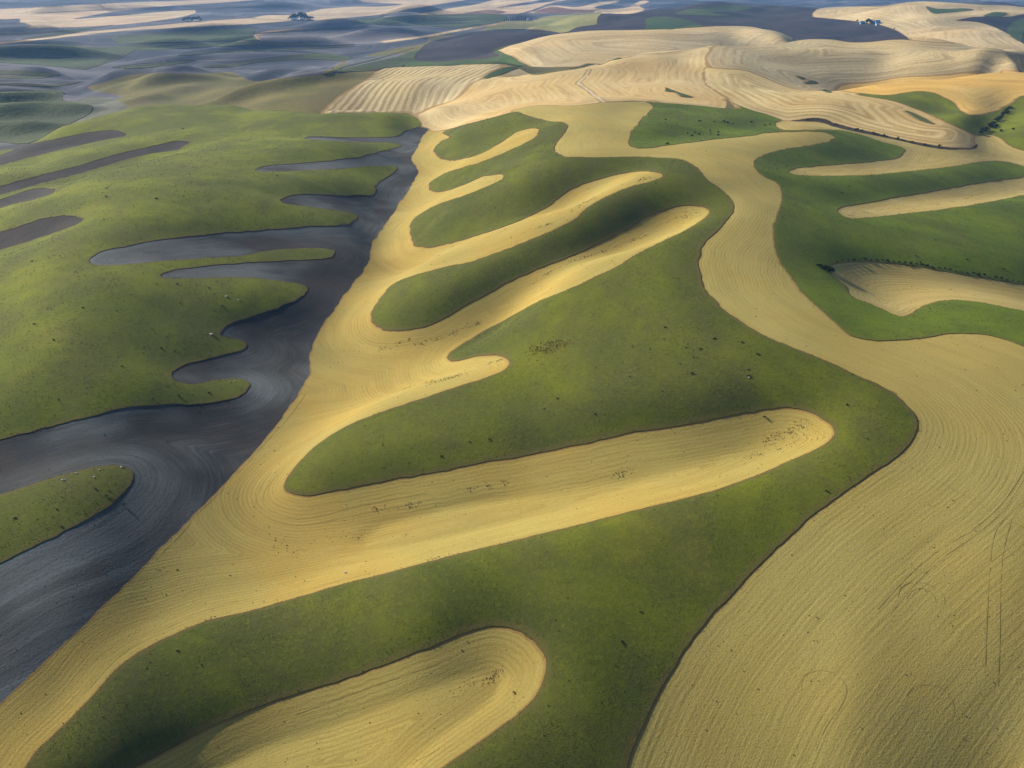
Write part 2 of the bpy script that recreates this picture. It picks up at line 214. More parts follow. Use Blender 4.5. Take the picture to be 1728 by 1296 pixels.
# crest lines: points on a skyline of a hill, the land falls away behind them
CREST = """
42,241,-8 102,215,-2 160,198,2 231,181,6 278,176,7 340,178,8 400,178,8 450,186,9 500,190,10 560,192,11 620,190,11 662,190,10 695,194,5
644,117,4 707,112,10 790,109,12 836,108,13
900,127,26 935,121.5,30 978,116,33 1047,99,37 1080,93,38 1126,89,39 1200,81,42 1269,69.5,44 1304,66,45 1356,63,45 1408,67,42 1434,71,39 1465,71,39 1523,67,44 1584,72,42 1671,80,40 1728,82,40 1850,90,38
1467,140,26 1525,130,30 1571,129,31 1629,124,33 1675,121,34 1728,121,34
860,70,20 907,61,28 959,56,32 1011,50,35 1046,48,36 1163,47,37 1215,44,38 1267,45,37 1312,52,34
791,55.5,-4 860,50,2 900,50,4
1100,16,40 1187,5.5,48 1260,5.5,48 1322,9,44
1390,14,44 1428,11,48 1490,11,52 1541,4,62 1567,3,64 1619,6,62 1654,9,58 1728,12.5,54
300,124,-24 243,124.5,-26 174,139,-40
"""
def parse(s):
    return np.array([[float(v) for v in t.split(',')] for t in s.split()])
cu, cv, cz = [], [], []
for px, py, z in parse(CTRL):
    u, t = ray(px, py)
    r = (z - CAM_Z) / t
    cu.append(float(u)); cv.append(math.log(float(r))); cz.append(z)
for px, py, z in parse(CREST):
    u, t = ray(px, py)
    u = float(u); t = float(t)
    r = (z - CAM_Z) / t
    cu.append(u); cv.append(math.log(r)); cz.append(z)
    # the slope before the crest and the hidden slope behind it
    for q in (0.90, 0.96):
        cu.append(u); cv.append(math.log(r * q)); cz.append(z - 0.35 * abs(t) * (1 - q) * r)
    rb = r * 1.07
    cu.append(u); cv.append(math.log(rb)); cz.append(CAM_Z + t * rb - 0.010 * r)
    rb = r * 1.14
    cu.append(u); cv.append(math.log(rb)); cz.append(CAM_Z + t * rb - 0.012 * r)
# rim
for a in range(-46, 47, 8):
    for r, z in ((62, -46), (110, -35)):
        cu.append(math.radians(a)); cv.append(math.log(r)); cz.append(z - 0.1 * abs(a))
    for r, z in ((7000, 0), (14500, 30)):
        cu.append(math.radians(a)); cv.append(math.log(r)); cz.append(z)
AU = 2.4
cx_ = np.array(cu) * AU; cy_ = np.array(cv); cz = np.array(cz)
def tps(d2):
    return 0.5 * d2 * np.log(d2 + 1e-9)
n = len(cz)
d2 = (cx_[:, None] - cx_[None]) ** 2 + (cy_[:, None] - cy_[None]) ** 2
A = np.zeros((n + 3, n + 3))
A[:n, :n] = tps(d2) + 2e-5 * np.eye(n)
A[:n, n] = 1; A[:n, n + 1] = cx_; A[:n, n + 2] = cy_
A[n:, :n] = A[:n, n:].T
wts = np.linalg.solve(A, np.concatenate([cz, [0, 0, 0]]))
SU, SV = 4, 4
ug = UG[::SU]; vg = VG[::SV]
gx, gy = np.meshgrid(ug * AU, vg)
coarse = np.full(gx.shape, wts[n]) + wts[n + 1] * gx + wts[n + 2] * gy
for i in range(n):
    coarse += wts[i] * tps((gx - cx_[i]) ** 2 + (gy - cy_[i]) ** 2)

def bil(grid, fu, fv):
    fu = np.clip(fu, 0, grid.shape[1] - 1.001); fv = np.clip(fv, 0, grid.shape[0] - 1.001)
    i = fu.astype(int); j = fv.astype(int)
    a = fu - i; b = fv - j
    return (grid[j, i] * (1 - a) + grid[j, i + 1] * a) * (1 - b) + (grid[j + 1, i] * (1 - a) + grid[j + 1, i + 1] * a) * b
def blur(g, su, sv):
    for ax, s in ((1, su), (0, sv)):
        k = int(3 * s) + 1
        w = np.exp(-0.5 * (np.arange(-k, k + 1) / s) ** 2); w /= w.sum()
        pad = [(0, 0), (0, 0)]; pad[ax] = (k, k)
        gp = np.pad(g, pad, mode='edge')
        o = np.zeros_like(g)
        for q in range(2 * k + 1):
            sl = [slice(None), slice(None)]; sl[ax] = slice(q, q + g.shape[ax])
            o += w[q] * gp[tuple(sl)]
        g = o
    return g
FU, FV = np.meshgrid(np.arange(NU) / SU, np.arange(NV) / SV)
MACRO = blur(bil(coarse, FU, FV), 3, 3)
UU, RR = np.meshgrid(UG, RG)
XX = RR * np.sin(UU); YY = RR * np.cos(UU)

def vnoise(x, y, seed):
    xi = np.floor(x).astype(np.int64); yi = np.floor(y).astype(np.int64)
    fx = x - xi; fy = y - yi
    fx = fx * fx * fx * (fx * (6 * fx - 15) + 10); fy = fy * fy * fy * (fy * (6 * fy - 15) + 10)
    def h(a, b):
        k = (a * 374761393 + b * 668265263 + seed * 144269504) & 0x7fffffff
        k = ((k ^ (k >> 13)) * 1274126177) & 0x7fffffff
        return ((k ^ (k >> 16)) & 0xffff) / 32767.5 - 1.0
    return (h(xi, yi) * (1 - fx) + h(xi + 1, yi) * fx) * (1 - fy) + (h(xi, yi + 1) * (1 - fx) + h(xi + 1, yi + 1) * fx) * fy
def ramp(x, a, b):
    t = np.clip((x - a) / (b - a), 0, 1)
    return t * t * (3 - 2 * t)

# rolling ground: ridges in the far valley, folds on the wheat hills, gentle swells near by
xr = XX * 0.97 + YY * 0.24; yr = YY * 0.97 - XX * 0.24
left_far = ramp(RR, 1250, 1700) * ramp(-XX / RR, 0.02, 0.14)
NOISE = left_far * (9.0 * vnoise(xr / 900, yr / 200, 3) + 5.0 * vnoise(xr / 500, yr / 95, 4)) * np.clip(RR / 2200, 0.6, 2.0)
mid = ramp(RR, 650, 1000) * (1 - left_far)
NOISE += mid * (6.4 * vnoise(XX / 240, YY / 190, 11) + 2.6 * vnoise(XX / 110, YY / 90, 12)) * np.clip(RR / 1500, 0.5, 2.5)
NOISE += (1 - mid) * (1 - left_far) * (0.9 * vnoise(XX / 75, YY / 75, 21) + 0.35 * vnoise(XX / 28, YY / 28, 22)) * np.clip(RR / 450, 0.4, 1.6)
BASE = MACRO + NOISE - 0.00052 * np.clip(420 - RR, 0, 350) ** 2     # near ground shaped to tilt from the sun, darkening the foreground

def smooth_poly(pts, step=3.6):
    pts = np.array(pts, float)
    m = len(pts)
    out = []
    for i in range(m):
        p0, p1, p2, p3 = pts[i - 1], pts[i], pts[(i + 1) % m], pts[(i + 2) % m]
        L = np.hypot(*(p2 - p1))
        k = max(1, int(L / step))
        for q in range(k):
            t = q / k
            # centripetal-like: keep tangents short where the neighbours are far away
            m1 = (p2 - p0) * 0.5; m2 = (p3 - p1) * 0.5
            l1 = np.hypot(*m1) + 1e-6; l2 = np.hypot(*m2) + 1e-6
            m1 = m1 * min(1, L / l1); m2 = m2 * min(1, L / l2)
            t2, t3 = t * t, t * t * t
            out.append((2*t3 - 3*t2 + 1) * p1 + (t3 - 2*t2 + t) * m1 + (-2*t3 + 3*t2) * p2 + (t3 - t2) * m2)
    return np.array(out)

def hit(px, py, rmin, rmax, H):
    """where the sight line through a point of the photograph meets the land"""
    u, t = ray(px, py)
    fu = np.clip((u - U0) / DU, 0, NU - 1.001)
    j0 = max(0, int((math.log(rmin) - V0) / DV)); j1 = min(NV, int((math.log(rmax) - V0) / DV) + 1)
    i = fu.astype(int); a = fu - i
    prof = H[j0:j1, i] * (1 - a) + H[j0:j1, i + 1] * a
    diff = prof - (CAM_Z + t[None, :] * RG[j0:j1, None])
    above = diff >= 0
    first = np.argmax(above, axis=0)
    none = ~above.any(axis=0)
    best = np.argmax(diff, axis=0)
    k = np.where(none, best, first)
    v = VG[j0 + k].astype(float)
    ok = (~none) & (k > 0)
    kk = np.maximum(k, 1)
    cols = np.arange(len(k))
    d1 = diff[kk, cols]; d0 = diff[kk - 1, cols]
    frac = np.where(ok, d1 / np.maximum(d1 - d0, 1e-9), 0)
    v = v - DV * np.clip(frac, 0, 1)
    return u, v

SMOOTH = [smooth_poly(p[2]) for p in P]
def fill(mask, u, v, val):
    fu = (u - U0) / DU; fv = (v - V0) / DV
    lo = max(0, int(fv.min())); hi = min(NV - 1, int(fv.max()) + 1)
    fu2 = np.roll(fu, -1); fv2 = np.roll(fv, -1)
    for row in range(lo, hi + 1):
        c = (fv <= row) != (fv2 <= row)
        if not c.any():
            continue
        xs = np.sort(fu[c] + (row - fv[c]) / (fv2[c] - fv[c]) * (fu2[c] - fu[c]))
        for a, b in zip(xs[::2], xs[1::2]):
            a = max(0, math.ceil(a)); b = min(NU - 1, math.floor(b))
            if b >= a:
                mask[row, a:b + 1] = val
RIDGE_VAL = {'valley_plow': -0.38, 'stubble_valley': -0.55, 'stubble_ridge': 0.66, 'green_left': 0.22, 'plow_l1': -0.6, 'plow_l2': -0.6, 'plow_l3': -0.6, 'plow_l4': -0.55,
             'green_oval': 0.05, 'green_centre': 0.86, 'stubble_tongue': -1, 'green_top': 0.5, 'green_right': 0.62, 'stubble_east': -0.25, 'stubble_r2': -0.55, 'stubble_r3': -0.15}
FINGERS = [(752,224),(742,262),(732,318),(705,412),(650,545),(770,608),(505,826),(470,880),(520,990),(700,960),(1050,870),(1450,760),(1480,700),(1250,575),(1165,480),(1215,345),(1130,279),(938,262),(945,235),(925,210)]
HOLLOW = [(1062,232),(1090,207),(1120,204),(1200,211.5),(1300,215.5),(1324,220),(1208,236),(1092,251)]
HGT = BASE
for it in range(3):
    UV = [hit(s[:, 0], s[:, 1], p[3], p[4], HGT) for s, p in zip(SMOOTH, P)]
    mask = np.zeros((NV, NU))
    for p, (u, v) in zip(P, UV):
        if p[0] in RIDGE_VAL:
            fill(mask, u, v, RIDGE_VAL[p[0]])
        if p[0] == 'stubble_valley':      # the fingers are gullies, deeper than the valley side they open onto
            q = smooth_poly(FINGERS); fu_, fv_ = hit(q[:, 0], q[:, 1], 60, 1300, HGT)
            zone = np.zeros((NV, NU)); fill(zone, fu_, fv_, 1.0)
            zone = blur(zone[::4, ::4], math.radians(4.0) / DU / 4, 0.075 / DV / 4)
            zone = bil(zone, FU * SU / 4, FV * SV / 4)
            fill(mask, u, v, -9.0)
    mask = np.where(mask < -5, -0.46 - 0.56 * zone, mask)
    fine = blur(mask, math.radians(1.5) / DU, 0.030 / DV)
    t_ = np.clip(-fine * 1.15, 0, 1)
    fine = np.where(fine < 0, -(2 / np.pi) * np.arcsin(t_) * 1.25, fine)      # the gullies are V-shaped
    fine = blur(fine, 2.0, 1.6)
    amp = np.clip(0.0245 * RR, 3.0, 16.0) * (0.38 + 0.62 * ramp(RR, 170, 430))
    fold = np.zeros((NV, NU))
    for pts_, wpx in FOLD:
        q = np.array(pts_ + [(x_, y_ + wpx * (1 if 0 < i_ < len(pts_) - 1 else 0.25)) for i_, (x_, y_) in list(enumerate(pts_))[::-1]], float)
        q = smooth_poly(q)
        u_, v_ = hit(q[:, 0], q[:, 1], 1150, 9000, BASE)
        lay = np.zeros((NV, NU)); fill(lay, u_, v_, 0.0125 * float(np.exp(v_).mean()))
        fold = np.maximum(fold, lay)
    hol = np.zeros((NV, NU)); q = smooth_poly(HOLLOW); u_, v_ = hit(q[:, 0], q[:, 1], 400, 1600, BASE); fill(hol, u_, v_, 6.0)
    HGT = BASE + amp * fine * (1 - ramp(RR, 1150, 1500)) + blur(fold, math.radians(0.8) / DU, 0.0085 / DV) + blur(hol, math.radians(0.8) / DU, 0.015 / DV)
UV = [hit(s[:, 0], s[:, 1], p[3], p[4], HGT) for s, p in zip(SMOOTH, P)]
print("relief", round(time.time() - T0, 1))

def height_xy(x, y):
    x = np.asarray(x, float); y = np.asarray(y, float)
    r = np.hypot(x, y)
    u = np.arctan2(x, y); v = np.log(np.maximum(r, 62.0))
    h = bil(HGT, (u - U0) / DU, (v - V0) / DV)
    edge = np.clip((np.abs(u) - U1) / 0.6, 0, 1)
    return h * (1 - edge) + edge * (-15)
def normal_xy(x, y):
    r = np.hypot(x, y)
    e = np.clip(0.004 * r, 0.6, 40)
    hx = (height_xy(x + e, y) - height_xy(x - e, y)) / (2 * e)
    hy = (height_xy(x, y + e) - height_xy(x, y - e)) / (2 * e)
    nrm = np.stack([-hx, -hy, np.ones_like(hx)], -1)
    return nrm / np.linalg.norm(nrm, axis=1, keepdims=True)

# ------------------------------------------------------------------ one triangulated land, cut along the field edges
WPOLY = []
for u, v in UV:
    r = np.exp(v)
    w = np.stack([r * np.sin(u), r * np.cos(u)], -1)
    jit = np.stack([vnoise(w[:, 0] / 3.5, w[:, 1] / 3.5, 71) * 0.35 + vnoise(w[:, 0] / 11, w[:, 1] / 11, 72) * 0.4, vnoise(w[:, 0] / 3.5, w[:, 1] / 3.5, 73) * 0.35 + vnoise(w[:, 0] / 11, w[:, 1] / 11, 74) * 0.4], -1)
    w = w + jit * np.clip(r / 420, 0.5, 2.0)[:, None]
    keep = np.ones(len(w), bool)
    last = w[0]
    for i in range(1, len(w)):
        rr = math.hypot(*w[i])
        if np.hypot(*(w[i] - last)) < 0.0006 * rr:
            keep[i] = False
        else:
            last = w[i]
    WPOLY.append(w[keep])
pts = []
def fan(a0, a1, da, v0, v1, dv):
    vs_ = np.arange(v0, v1, dv); us_ = np.arange(a0, a1, da)
    g, h = np.meshgrid(us_, vs_)
    g = g + (np.arange(len(vs_)) % 2)[:, None] * da * 0.5
    g = g + rng.uniform(-.12, .12, g.shape) * da; h = h + rng.uniform(-.12, .12, g.shape) * dv
    r = np.exp(h)
    pts.append(np.stack([(r * np.sin(g)).ravel(), (r * np.cos(g)).ravel()], -1))
R_ = math.radians
fan(R_(-40), R_(40), R_(0.30), math.log(120), math.log(1200), 0.0085)
fan(R_(-40), R_(40), R_(0.32), math.log(1200), math.log(4500), 0.0060)
fan(R_(-40), R_(40), R_(0.32), math.log(4500), math.log(14000), 0.0120)
fan(R_(-40), R_(40), R_(1.5), math.log(62), math.log(120), 0.03)
fan(R_(41), R_(319), R_(4), math.log(62), math.log(14000), 0.09)
grid = np.concatenate(pts)
edges_pts = np.concatenate(WPOLY)
kd = KDTree(len(edges_pts))
for i, p in enumerate(edges_pts):
    kd.insert((p[0], p[1], 0), i)
kd.balance()
keep = np.ones(len(grid), bool)
for i, p in enumerate(grid):
    if kd.find((p[0], p[1], 0))[2] < 0.0016 * math.hypot(*p):
        keep[i] = False
grid = grid[keep]
verts = [Vector(p) for p in edges_pts.tolist()] + [Vector(p) for p in grid.tolist()] + [Vector((0, 0))]
cedges = []
o = 0
for w in WPOLY:
    m = len(w)
    cedges += [(o + i, o + (i + 1) % m) for i in range(m)]
    o += m
res = delaunay_2d_cdt(verts, cedges, [], 0, 1e-4, False)
VXY = np.array([(v.x, v.y) for v in res[0]])
TRI = np.array([f for f in res[2] if len(f) == 3])
print("triangles", len(TRI), round(time.time() - T0, 1))

# which field each triangle belongs to
CEN = VXY[TRI].mean(1)
REG = np.full(len(TRI), -1)
def inside(w, q):
    c = np.zeros(len(q), bool)
    x0, y0 = w[:, 0], w[:, 1]
    x1, y1 = np.roll(x0, -1), np.roll(y0, -1)
    order = np.argsort(q[:, 1]); qs = q[order]
    cnt = np.zeros(len(q), np.int32)
    ys = qs[:, 1]; xs = qs[:, 0]
    for a, b, cc, d in zip(x0, y0, x1, y1):
        if b == d:
            continue
        lo_, hi_ = (b, d) if b < d else (d, b)
        i0 = np.searchsorted(ys, lo_, 'right'); i1 = np.searchsorted(ys, hi_, 'right')
        if i1 > i0:
            cnt[i0:i1] += xs[i0:i1] < a + (ys[i0:i1] - b) * ((cc - a) / (d - b))
    c[order] = (cnt % 2) == 1
    return c
for k, w in enumerate(WPOLY):
    lo_, hi_ = w.min(0), w.max(0)
    sel = np.where((CEN[:, 0] >= lo_[0]) & (CEN[:, 0] <= hi_[0]) & (CEN[:, 1] >= lo_[1]) & (CEN[:, 1] <= hi_[1]))[0]
    if len(sel):
        REG[sel[inside(w, CEN[sel])]] = k
print("fields", round(time.time() - T0, 1))

# distance of every vertex from the nearest field edge
e_all = np.concatenate([TRI[:, [0, 1]], TRI[:, [1, 2]], TRI[:, [2, 0]]])
e_reg = np.tile(REG, 3)
ekey = np.sort(e_all, 1)
order = np.lexsort((ekey[:, 1], ekey[:, 0]))
ks = ekey[order]; rs = e_reg[order]
same = (ks[1:] == ks[:-1]).all(1)
bd = same & (rs[1:] != rs[:-1])
bedges = ks[:-1][bd]
bp = np.concatenate([VXY[bedges[:, 0]], VXY[bedges[:, 1]], VXY[bedges].mean(1)])
kd = KDTree(len(bp))
for i, p in enumerate(bp):
    kd.insert((p[0], p[1], 0), i)
kd.balance()
EDIST = np.array([kd.find((p[0], p[1], 0))[2] for p in VXY])
EDIST[np.unique(bedges)] = 0
# the way the rows run: along the green edges, or straight where a field was worked straight
KIND = [p[1] for p in P]; KEYI = {p[0]: i for i, p in enumerate(P)}
breg = np.stack([rs[:-1][bd], rs[1:][bd]], -1)
ROW = EDIST.copy()
def rows_from(key, ok):
    k = KEYI[key]
    sel = np.array([(a == k and ok(b)) or (b == k and ok(a)) for a, b in breg])
    be = bedges[sel]
    q = np.concatenate([VXY[be[:, 0]], VXY[be[:, 1]], VXY[be].mean(1)])
    t = KDTree(len(q))
    for i_, p_ in enumerate(q): t.insert((p_[0], p_[1], 0), i_)
    t.balance()
    vi = np.unique(TRI[REG == k])
    return k, vi, np.array([t.find((p_[0], p_[1], 0))[2] for p_ in VXY[vi]])
ROWS = {}
for key in ('stubble_valley', 'valley_plow'):
    k, vi, d = rows_from(key, lambda b: b >= 0 and KIND[b] == 'green'); ROWS[k] = (vi, d)
k, vi, d = rows_from('stubble_ridge', lambda b: b == KEYI['green_centre']); ROWS[k] = (vi, d)
def rows_straight(key, a, b, bend=0.0):
    k = KEYI[key]
    u_, v_ = hit(np.array([a[0], b[0]], float), np.array([a[1], b[1]], float), 500, 2500, HGT)
    q = np.stack([np.exp(v_) * np.sin(u_), np.exp(v_) * np.cos(u_)], -1)
    d = q[1] - q[0]; L = np.hypot(*d); d /= L
    vi = np.unique(TRI[REG == k])
    rel = VXY[vi] - q[0]
    along = rel @ d
    ROWS[k] = (vi, rel @ np.array([-d[1], d[0]]) + bend * (along / L) ** 2 * L + 2000)
rows_straight('stripe_hill', (600, 188), (690, 118), 0.10)
VZ = height_xy(VXY[:, 0], VXY[:, 1])
VN = normal_xy(VXY[:, 0], VXY[:, 1])
print("edge distance", round(time.time() - T0, 1))

# ------------------------------------------------------------------ materials
def N(nt, typ, **kw):
    nd = nt.nodes.new(typ)
    for k, v in kw.items():
        if k in nd.inputs:
            nd.inputs[k].default_value = v
        else:
            setattr(nd, k, v)
    return nd
class Mat:
    def __init__(self, name, rough=0.95, spec=0.1):
        self.m = bpy.data.materials.new(name)
        self.m.use_nodes = True
        self.nt = self.m.node_tree
        self.bsdf = self.nt.nodes["Principled BSDF"]
        self.bsdf.inputs["Roughness"].default_value = rough
        self.bsdf.inputs["Specular IOR Level"].default_value = spec
        self.pos = self.nt.nodes.new("ShaderNodeNewGeometry").outputs["Position"]
    def link(self, a, b): self.nt.links.new(a, b)
    def attr(self, name):
        n_ = self.nt.nodes.new("ShaderNodeAttribute"); n_.attribute_name = name
        return n_.outputs["Fac"]
    def noise(self, scale, detail=3, rough=0.55, vec=None, stretch=None, dist=0.0):
        n_ = N(self.nt, "ShaderNodeTexNoise")
        n_.inputs["Scale"].default_value = scale; n_.inputs["Detail"].default_value = detail
        n_.inputs["Roughness"].default_value = rough; n_.inputs["Distortion"].default_value = dist
        v = vec or self.pos
        if stretch:
            mp = self.nt.nodes.new("ShaderNodeMapping")
            mp.inputs["Rotation"].default_value = (0, 0, stretch[3] if len(stretch) > 3 else 0)
            mp.inputs["Scale"].default_value = stretch[:3]
            self.link(v, mp.inputs[0]); v = mp.outputs[0]
        self.link(v, n_.inputs["Vector"])
        return n_.outputs["Fac"]
    def math(self, op, a, b=None, c=None, clamp=False):
        n_ = self.nt.nodes.new("ShaderNodeMath"); n_.operation = op; n_.use_clamp = clamp
        for i, x in enumerate((a, b, c)):
            if x is None: continue
            if isinstance(x, (int, float)): n_.inputs[i].default_value = x
            else: self.link(x, n_.inputs[i])
        return n_.outputs[0]
    def ramp(self, x, a, b, c0=0.0, c1=1.0):
        n_ = self.nt.nodes.new("ShaderNodeMapRange"); n_.interpolation_type = 'SMOOTHSTEP'
        self.link(x, n_.inputs[0])
        for i, q in zip((1, 2, 3, 4), (a, b, c0, c1)): n_.inputs[i].default_value = q
        return n_.outputs[0]
    def mix(self, fac, a, b, mode='MIX'):
        n_ = self.nt.nodes.new("ShaderNodeMix"); n_.data_type = 'RGBA'; n_.blend_type = mode
        for s, x in ((0, fac), (6, a), (7, b)):
            if isinstance(x, (int, float)): n_.inputs[s].default_value = x
            elif isinstance(x, tuple): n_.inputs[s].default_value = (*x, 1.0)
            else: self.link(x, n_.inputs[s])
        return n_.outputs[2]
    def bump(self, h, dist, strength=1.0, prev=None):
        n_ = self.nt.nodes.new("ShaderNodeBump")
        n_.inputs["Distance"].default_value = dist; n_.inputs["Strength"].default_value = strength
        self.link(h, n_.inputs["Height"])
        if prev is not None: self.link(prev, n_.inputs["Normal"])
        return n_.outputs[0]
    def done(self, color, normal=None):
        if isinstance(color, tuple): self.bsdf.inputs["Base Color"].default_value = (*color, 1)
        else: self.link(color, self.bsdf.inputs["Base Color"])
        if normal is not None: self.link(normal, self.bsdf.inputs["Normal"])
        return self.m

def stubble_mat(name, pale, warm, dark, row=0.9, row_amt=0.35, swath=6.0, swath_amt=0.3, soil=(0.27, 0.165, 0.06), grain=1.6, edge_w=0.7, big=0.02, wave=0.0, wave_amt=0.0, rough=0.5):
    m = Mat(name)
    e = m.attr("edge"); rw = m.attr("row")
    def streak(width, along, detail=2):
        sp = N(m.nt, "ShaderNodeSeparateXYZ"); m.link(m.pos, sp.inputs[0])
        cb = N(m.nt, "ShaderNodeCombineXYZ")
        m.link(m.math('MULTIPLY', rw, 1.0 / width), cb.inputs[0])
        m.link(m.math('MULTIPLY', sp.outputs[0], 1.0 / along), cb.inputs[1]); m.link(m.math('MULTIPLY', sp.outputs[1], 1.0 / along), cb.inputs[2])
        return m.noise(1.0, detail, 0.6, vec=cb.outputs[0])
    rows = streak(row, row * 28, 3)
    swn = m.ramp(streak(swath, swath * 14, 3), 0.38, 0.66)
    patch = m.ramp(m.noise(big, 3, 0.55), 0.36, 0.66)
    fine = m.noise(grain, 3, 0.75)
    fine2 = m.noise(grain * 3.3, 2, 0.8)
    c = m.mix(patch, pale, warm)
    c = m.mix(m.math('MULTIPLY', swn, swath_amt), c, dark)
    c = m.mix(m.ramp(rows, 0.50, 0.72, 0.0, row_amt), c, dark)
    c = m.mix(m.ramp(rows, 0.30, 0.46, row_amt * 0.6, 0.0), c, tuple(min(0.75, 1.25 * q) for q in pale))
    if wave:
        wv = m.math('SINE', m.math('MULTIPLY', m.math('MULTIPLY_ADD', m.noise(0.35 / wave, 3), wave * 0.55, rw), 2 * math.pi / wave))
        amt = m.math('MULTIPLY', m.ramp(wv, -0.1, 0.9), m.ramp(m.noise(0.09 / wave, 3), 0.34, 0.60, 0.15, 1.0))
        c = m.mix(m.math('MULTIPLY', amt, wave_amt), c, dark)
        c = m.mix(m.ramp(wv, -1.0, -0.5, wave_amt * 0.5, 0.0), c, tuple(min(0.75, 1.2 * q) for q in pale))
    c = m.mix(m.ramp(fine, 0.48, 0.76, 0.0, 0.62), c, dark)
    c = m.mix(m.ramp(fine2, 0.28, 0.46, 0.40, 0.0), c, tuple(min(0.75, 1.3 * q) for q in pale))
    c = m.mix(m.ramp(fine2, 0.54, 0.74, 0.0, 0.45), c, tuple(0.75 * q for q in dark))
    # strip of bare soil where the plough turned along the edge
    ew = m.math('SUBTRACT', e, m.math('MULTIPLY', m.noise(0.5, 2), edge_w))
    c = m.mix(m.ramp(ew, edge_w * 0.2, edge_w * 1.1, 0.75, 0.0), c, soil)
    hgt = m.math('ADD', m.math('MULTIPLY', fine, 0.7), m.math('MULTIPLY', rows, -0.5))
    b = m.bump(hgt, 0.22 if grain > 1 else 0.6, 0.8)
    return m.done(c, b)

def green_mat(name, light, deep, dull, yellow, grain=0.6, big=0.012, tall=0.2):
    m = Mat(name)
    p1 = m.ramp(m.noise(big, 5, 0.65, dist=0.6), 0.34, 0.66)
    p2 = m.ramp(m.noise(big * 3.3, 5, 0.68, stretch=(1.0, 0.45, 1.0, 0.6)), 0.38, 0.66)
    p3 = m.ramp(m.noise(big * 1.7, 4, 0.6), 0.56, 0.72)
    f1 = m.noise(grain, 5, 0.78)
    f2 = m.noise(grain * 3.3, 3, 0.8)
    c = m.mix(p1, deep, light)
    c = m.mix(m.math('MULTIPLY', p2, 0.6), c, dull)
    c = m.mix(m.math('MULTIPLY', p3, 0.3), c, yellow)
    c = m.mix(m.ramp(f1, 0.50, 0.74, 0.0, 0.5), c, yellow)
    c = m.mix(m.ramp(f1, 0.30, 0.48, 0.34, 0.0), c, tuple(0.55 * q for q in dull))
    c = m.mix(m.ramp(f2, 0.34, 0.50, 0.40, 0.0), c, tuple(0.4 * q for q in deep))
    e = m.attr("edge")
    ew = m.math('SUBTRACT', e, m.math('MULTIPLY', m.noise(0.25, 4, 0.7), 4.0))
    c = m.mix(m.ramp(ew, -1.2, 0.6, 0.7, 0.0), c, (dull[0] * 1.5, dull[1] * 1.2, dull[2] * 1.2))
    hgt = m.math('ADD', f1, m.math('MULTIPLY', f2, 0.7))
    return m.done(c, m.bump(hgt, tall, 0.9))

def plow_mat(name, dark, brown, pale, row=0.9, grain=0.9, streak=9.0, pale_amt=0.7, big=0.012):
    m = Mat(name)
    rw = m.attr("row")
    sp = N(m.nt, "ShaderNodeSeparateXYZ"); m.link(m.pos, sp.inputs[0])
    def stk(width, along, detail=3):
        cb = N(m.nt, "ShaderNodeCombineXYZ")
        m.link(m.math('MULTIPLY', rw, 1.0 / width), cb.inputs[0])
        m.link(m.math('MULTIPLY', sp.outputs[0], 1.0 / along), cb.inputs[1]); m.link(m.math('MULTIPLY', sp.outputs[1], 1.0 / along), cb.inputs[2])
        return m.noise(1.0, detail, 0.65, vec=cb.outputs[0])
    s1 = stk(streak, streak * 9, 4)
    s2 = stk(row, row * 30, 3)
    p1 = m.noise(big, 3, 0.55)
    p2 = m.noise(big * 3.1, 3, 0.6)
    f = m.noise(grain, 4, 0.75)
    c = m.mix(m.ramp(p2, 0.35, 0.65), dark, brown)
    c = m.mix(m.math('MULTIPLY', m.ramp(p1, 0.42, 0.66), pale_amt * 0.45), c, pale)
    pl = m.math('MULTIPLY', m.ramp(s1, 0.44, 0.70), m.ramp(p1, 0.36, 0.62))
    c = m.mix(m.math('MULTIPLY', pl, pale_amt), c, pale)
    nose = m.math('MULTIPLY', m.ramp(m.math('MULTIPLY_ADD', p2, 14.0, rw), 12.0, 30.0, 1.0, 0.0), m.ramp(s2, 0.36, 0.62))
    c = m.mix(m.math('MULTIPLY', m.math('MULTIPLY', nose, m.ramp(p1, 0.40, 0.56)), pale_amt * 0.75), c, pale)
    c = m.mix(m.ramp(s1, 0.30, 0.46, 0.5, 0.0), c, tuple(0.6 * q for q in dark))
    c = m.mix(m.ramp(s2, 0.5, 0.72, 0.0, 0.4), c, tuple(0.55 * q for q in dark))
    c = m.mix(m.ramp(s2, 0.28, 0.44, 0.25, 0.0), c, pale)
    c = m.mix(m.ramp(f, 0.5, 0.75, 0.0, 0.45), c, tuple(0.5 * q for q in dark))
    return m.done(c, m.bump(m.math('ADD', f, m.math('MULTIPLY', s2, 0.5)), 0.22, 0.8))

def plain_mat(name, a, b, scale, grain, bump=0.2):
    m = Mat(name)
    f = m.noise(grain, 4, 0.7)
    c = m.mix(m.ramp(m.noise(scale, 4, 0.6), 0.38, 0.62), a, b)
    c = m.mix(m.ramp(f, 0.5, 0.75, 0.0, 0.5), c, tuple(0.45 * q for q in a))
    return m.done(c, m.bump(f, bump, 0.8))

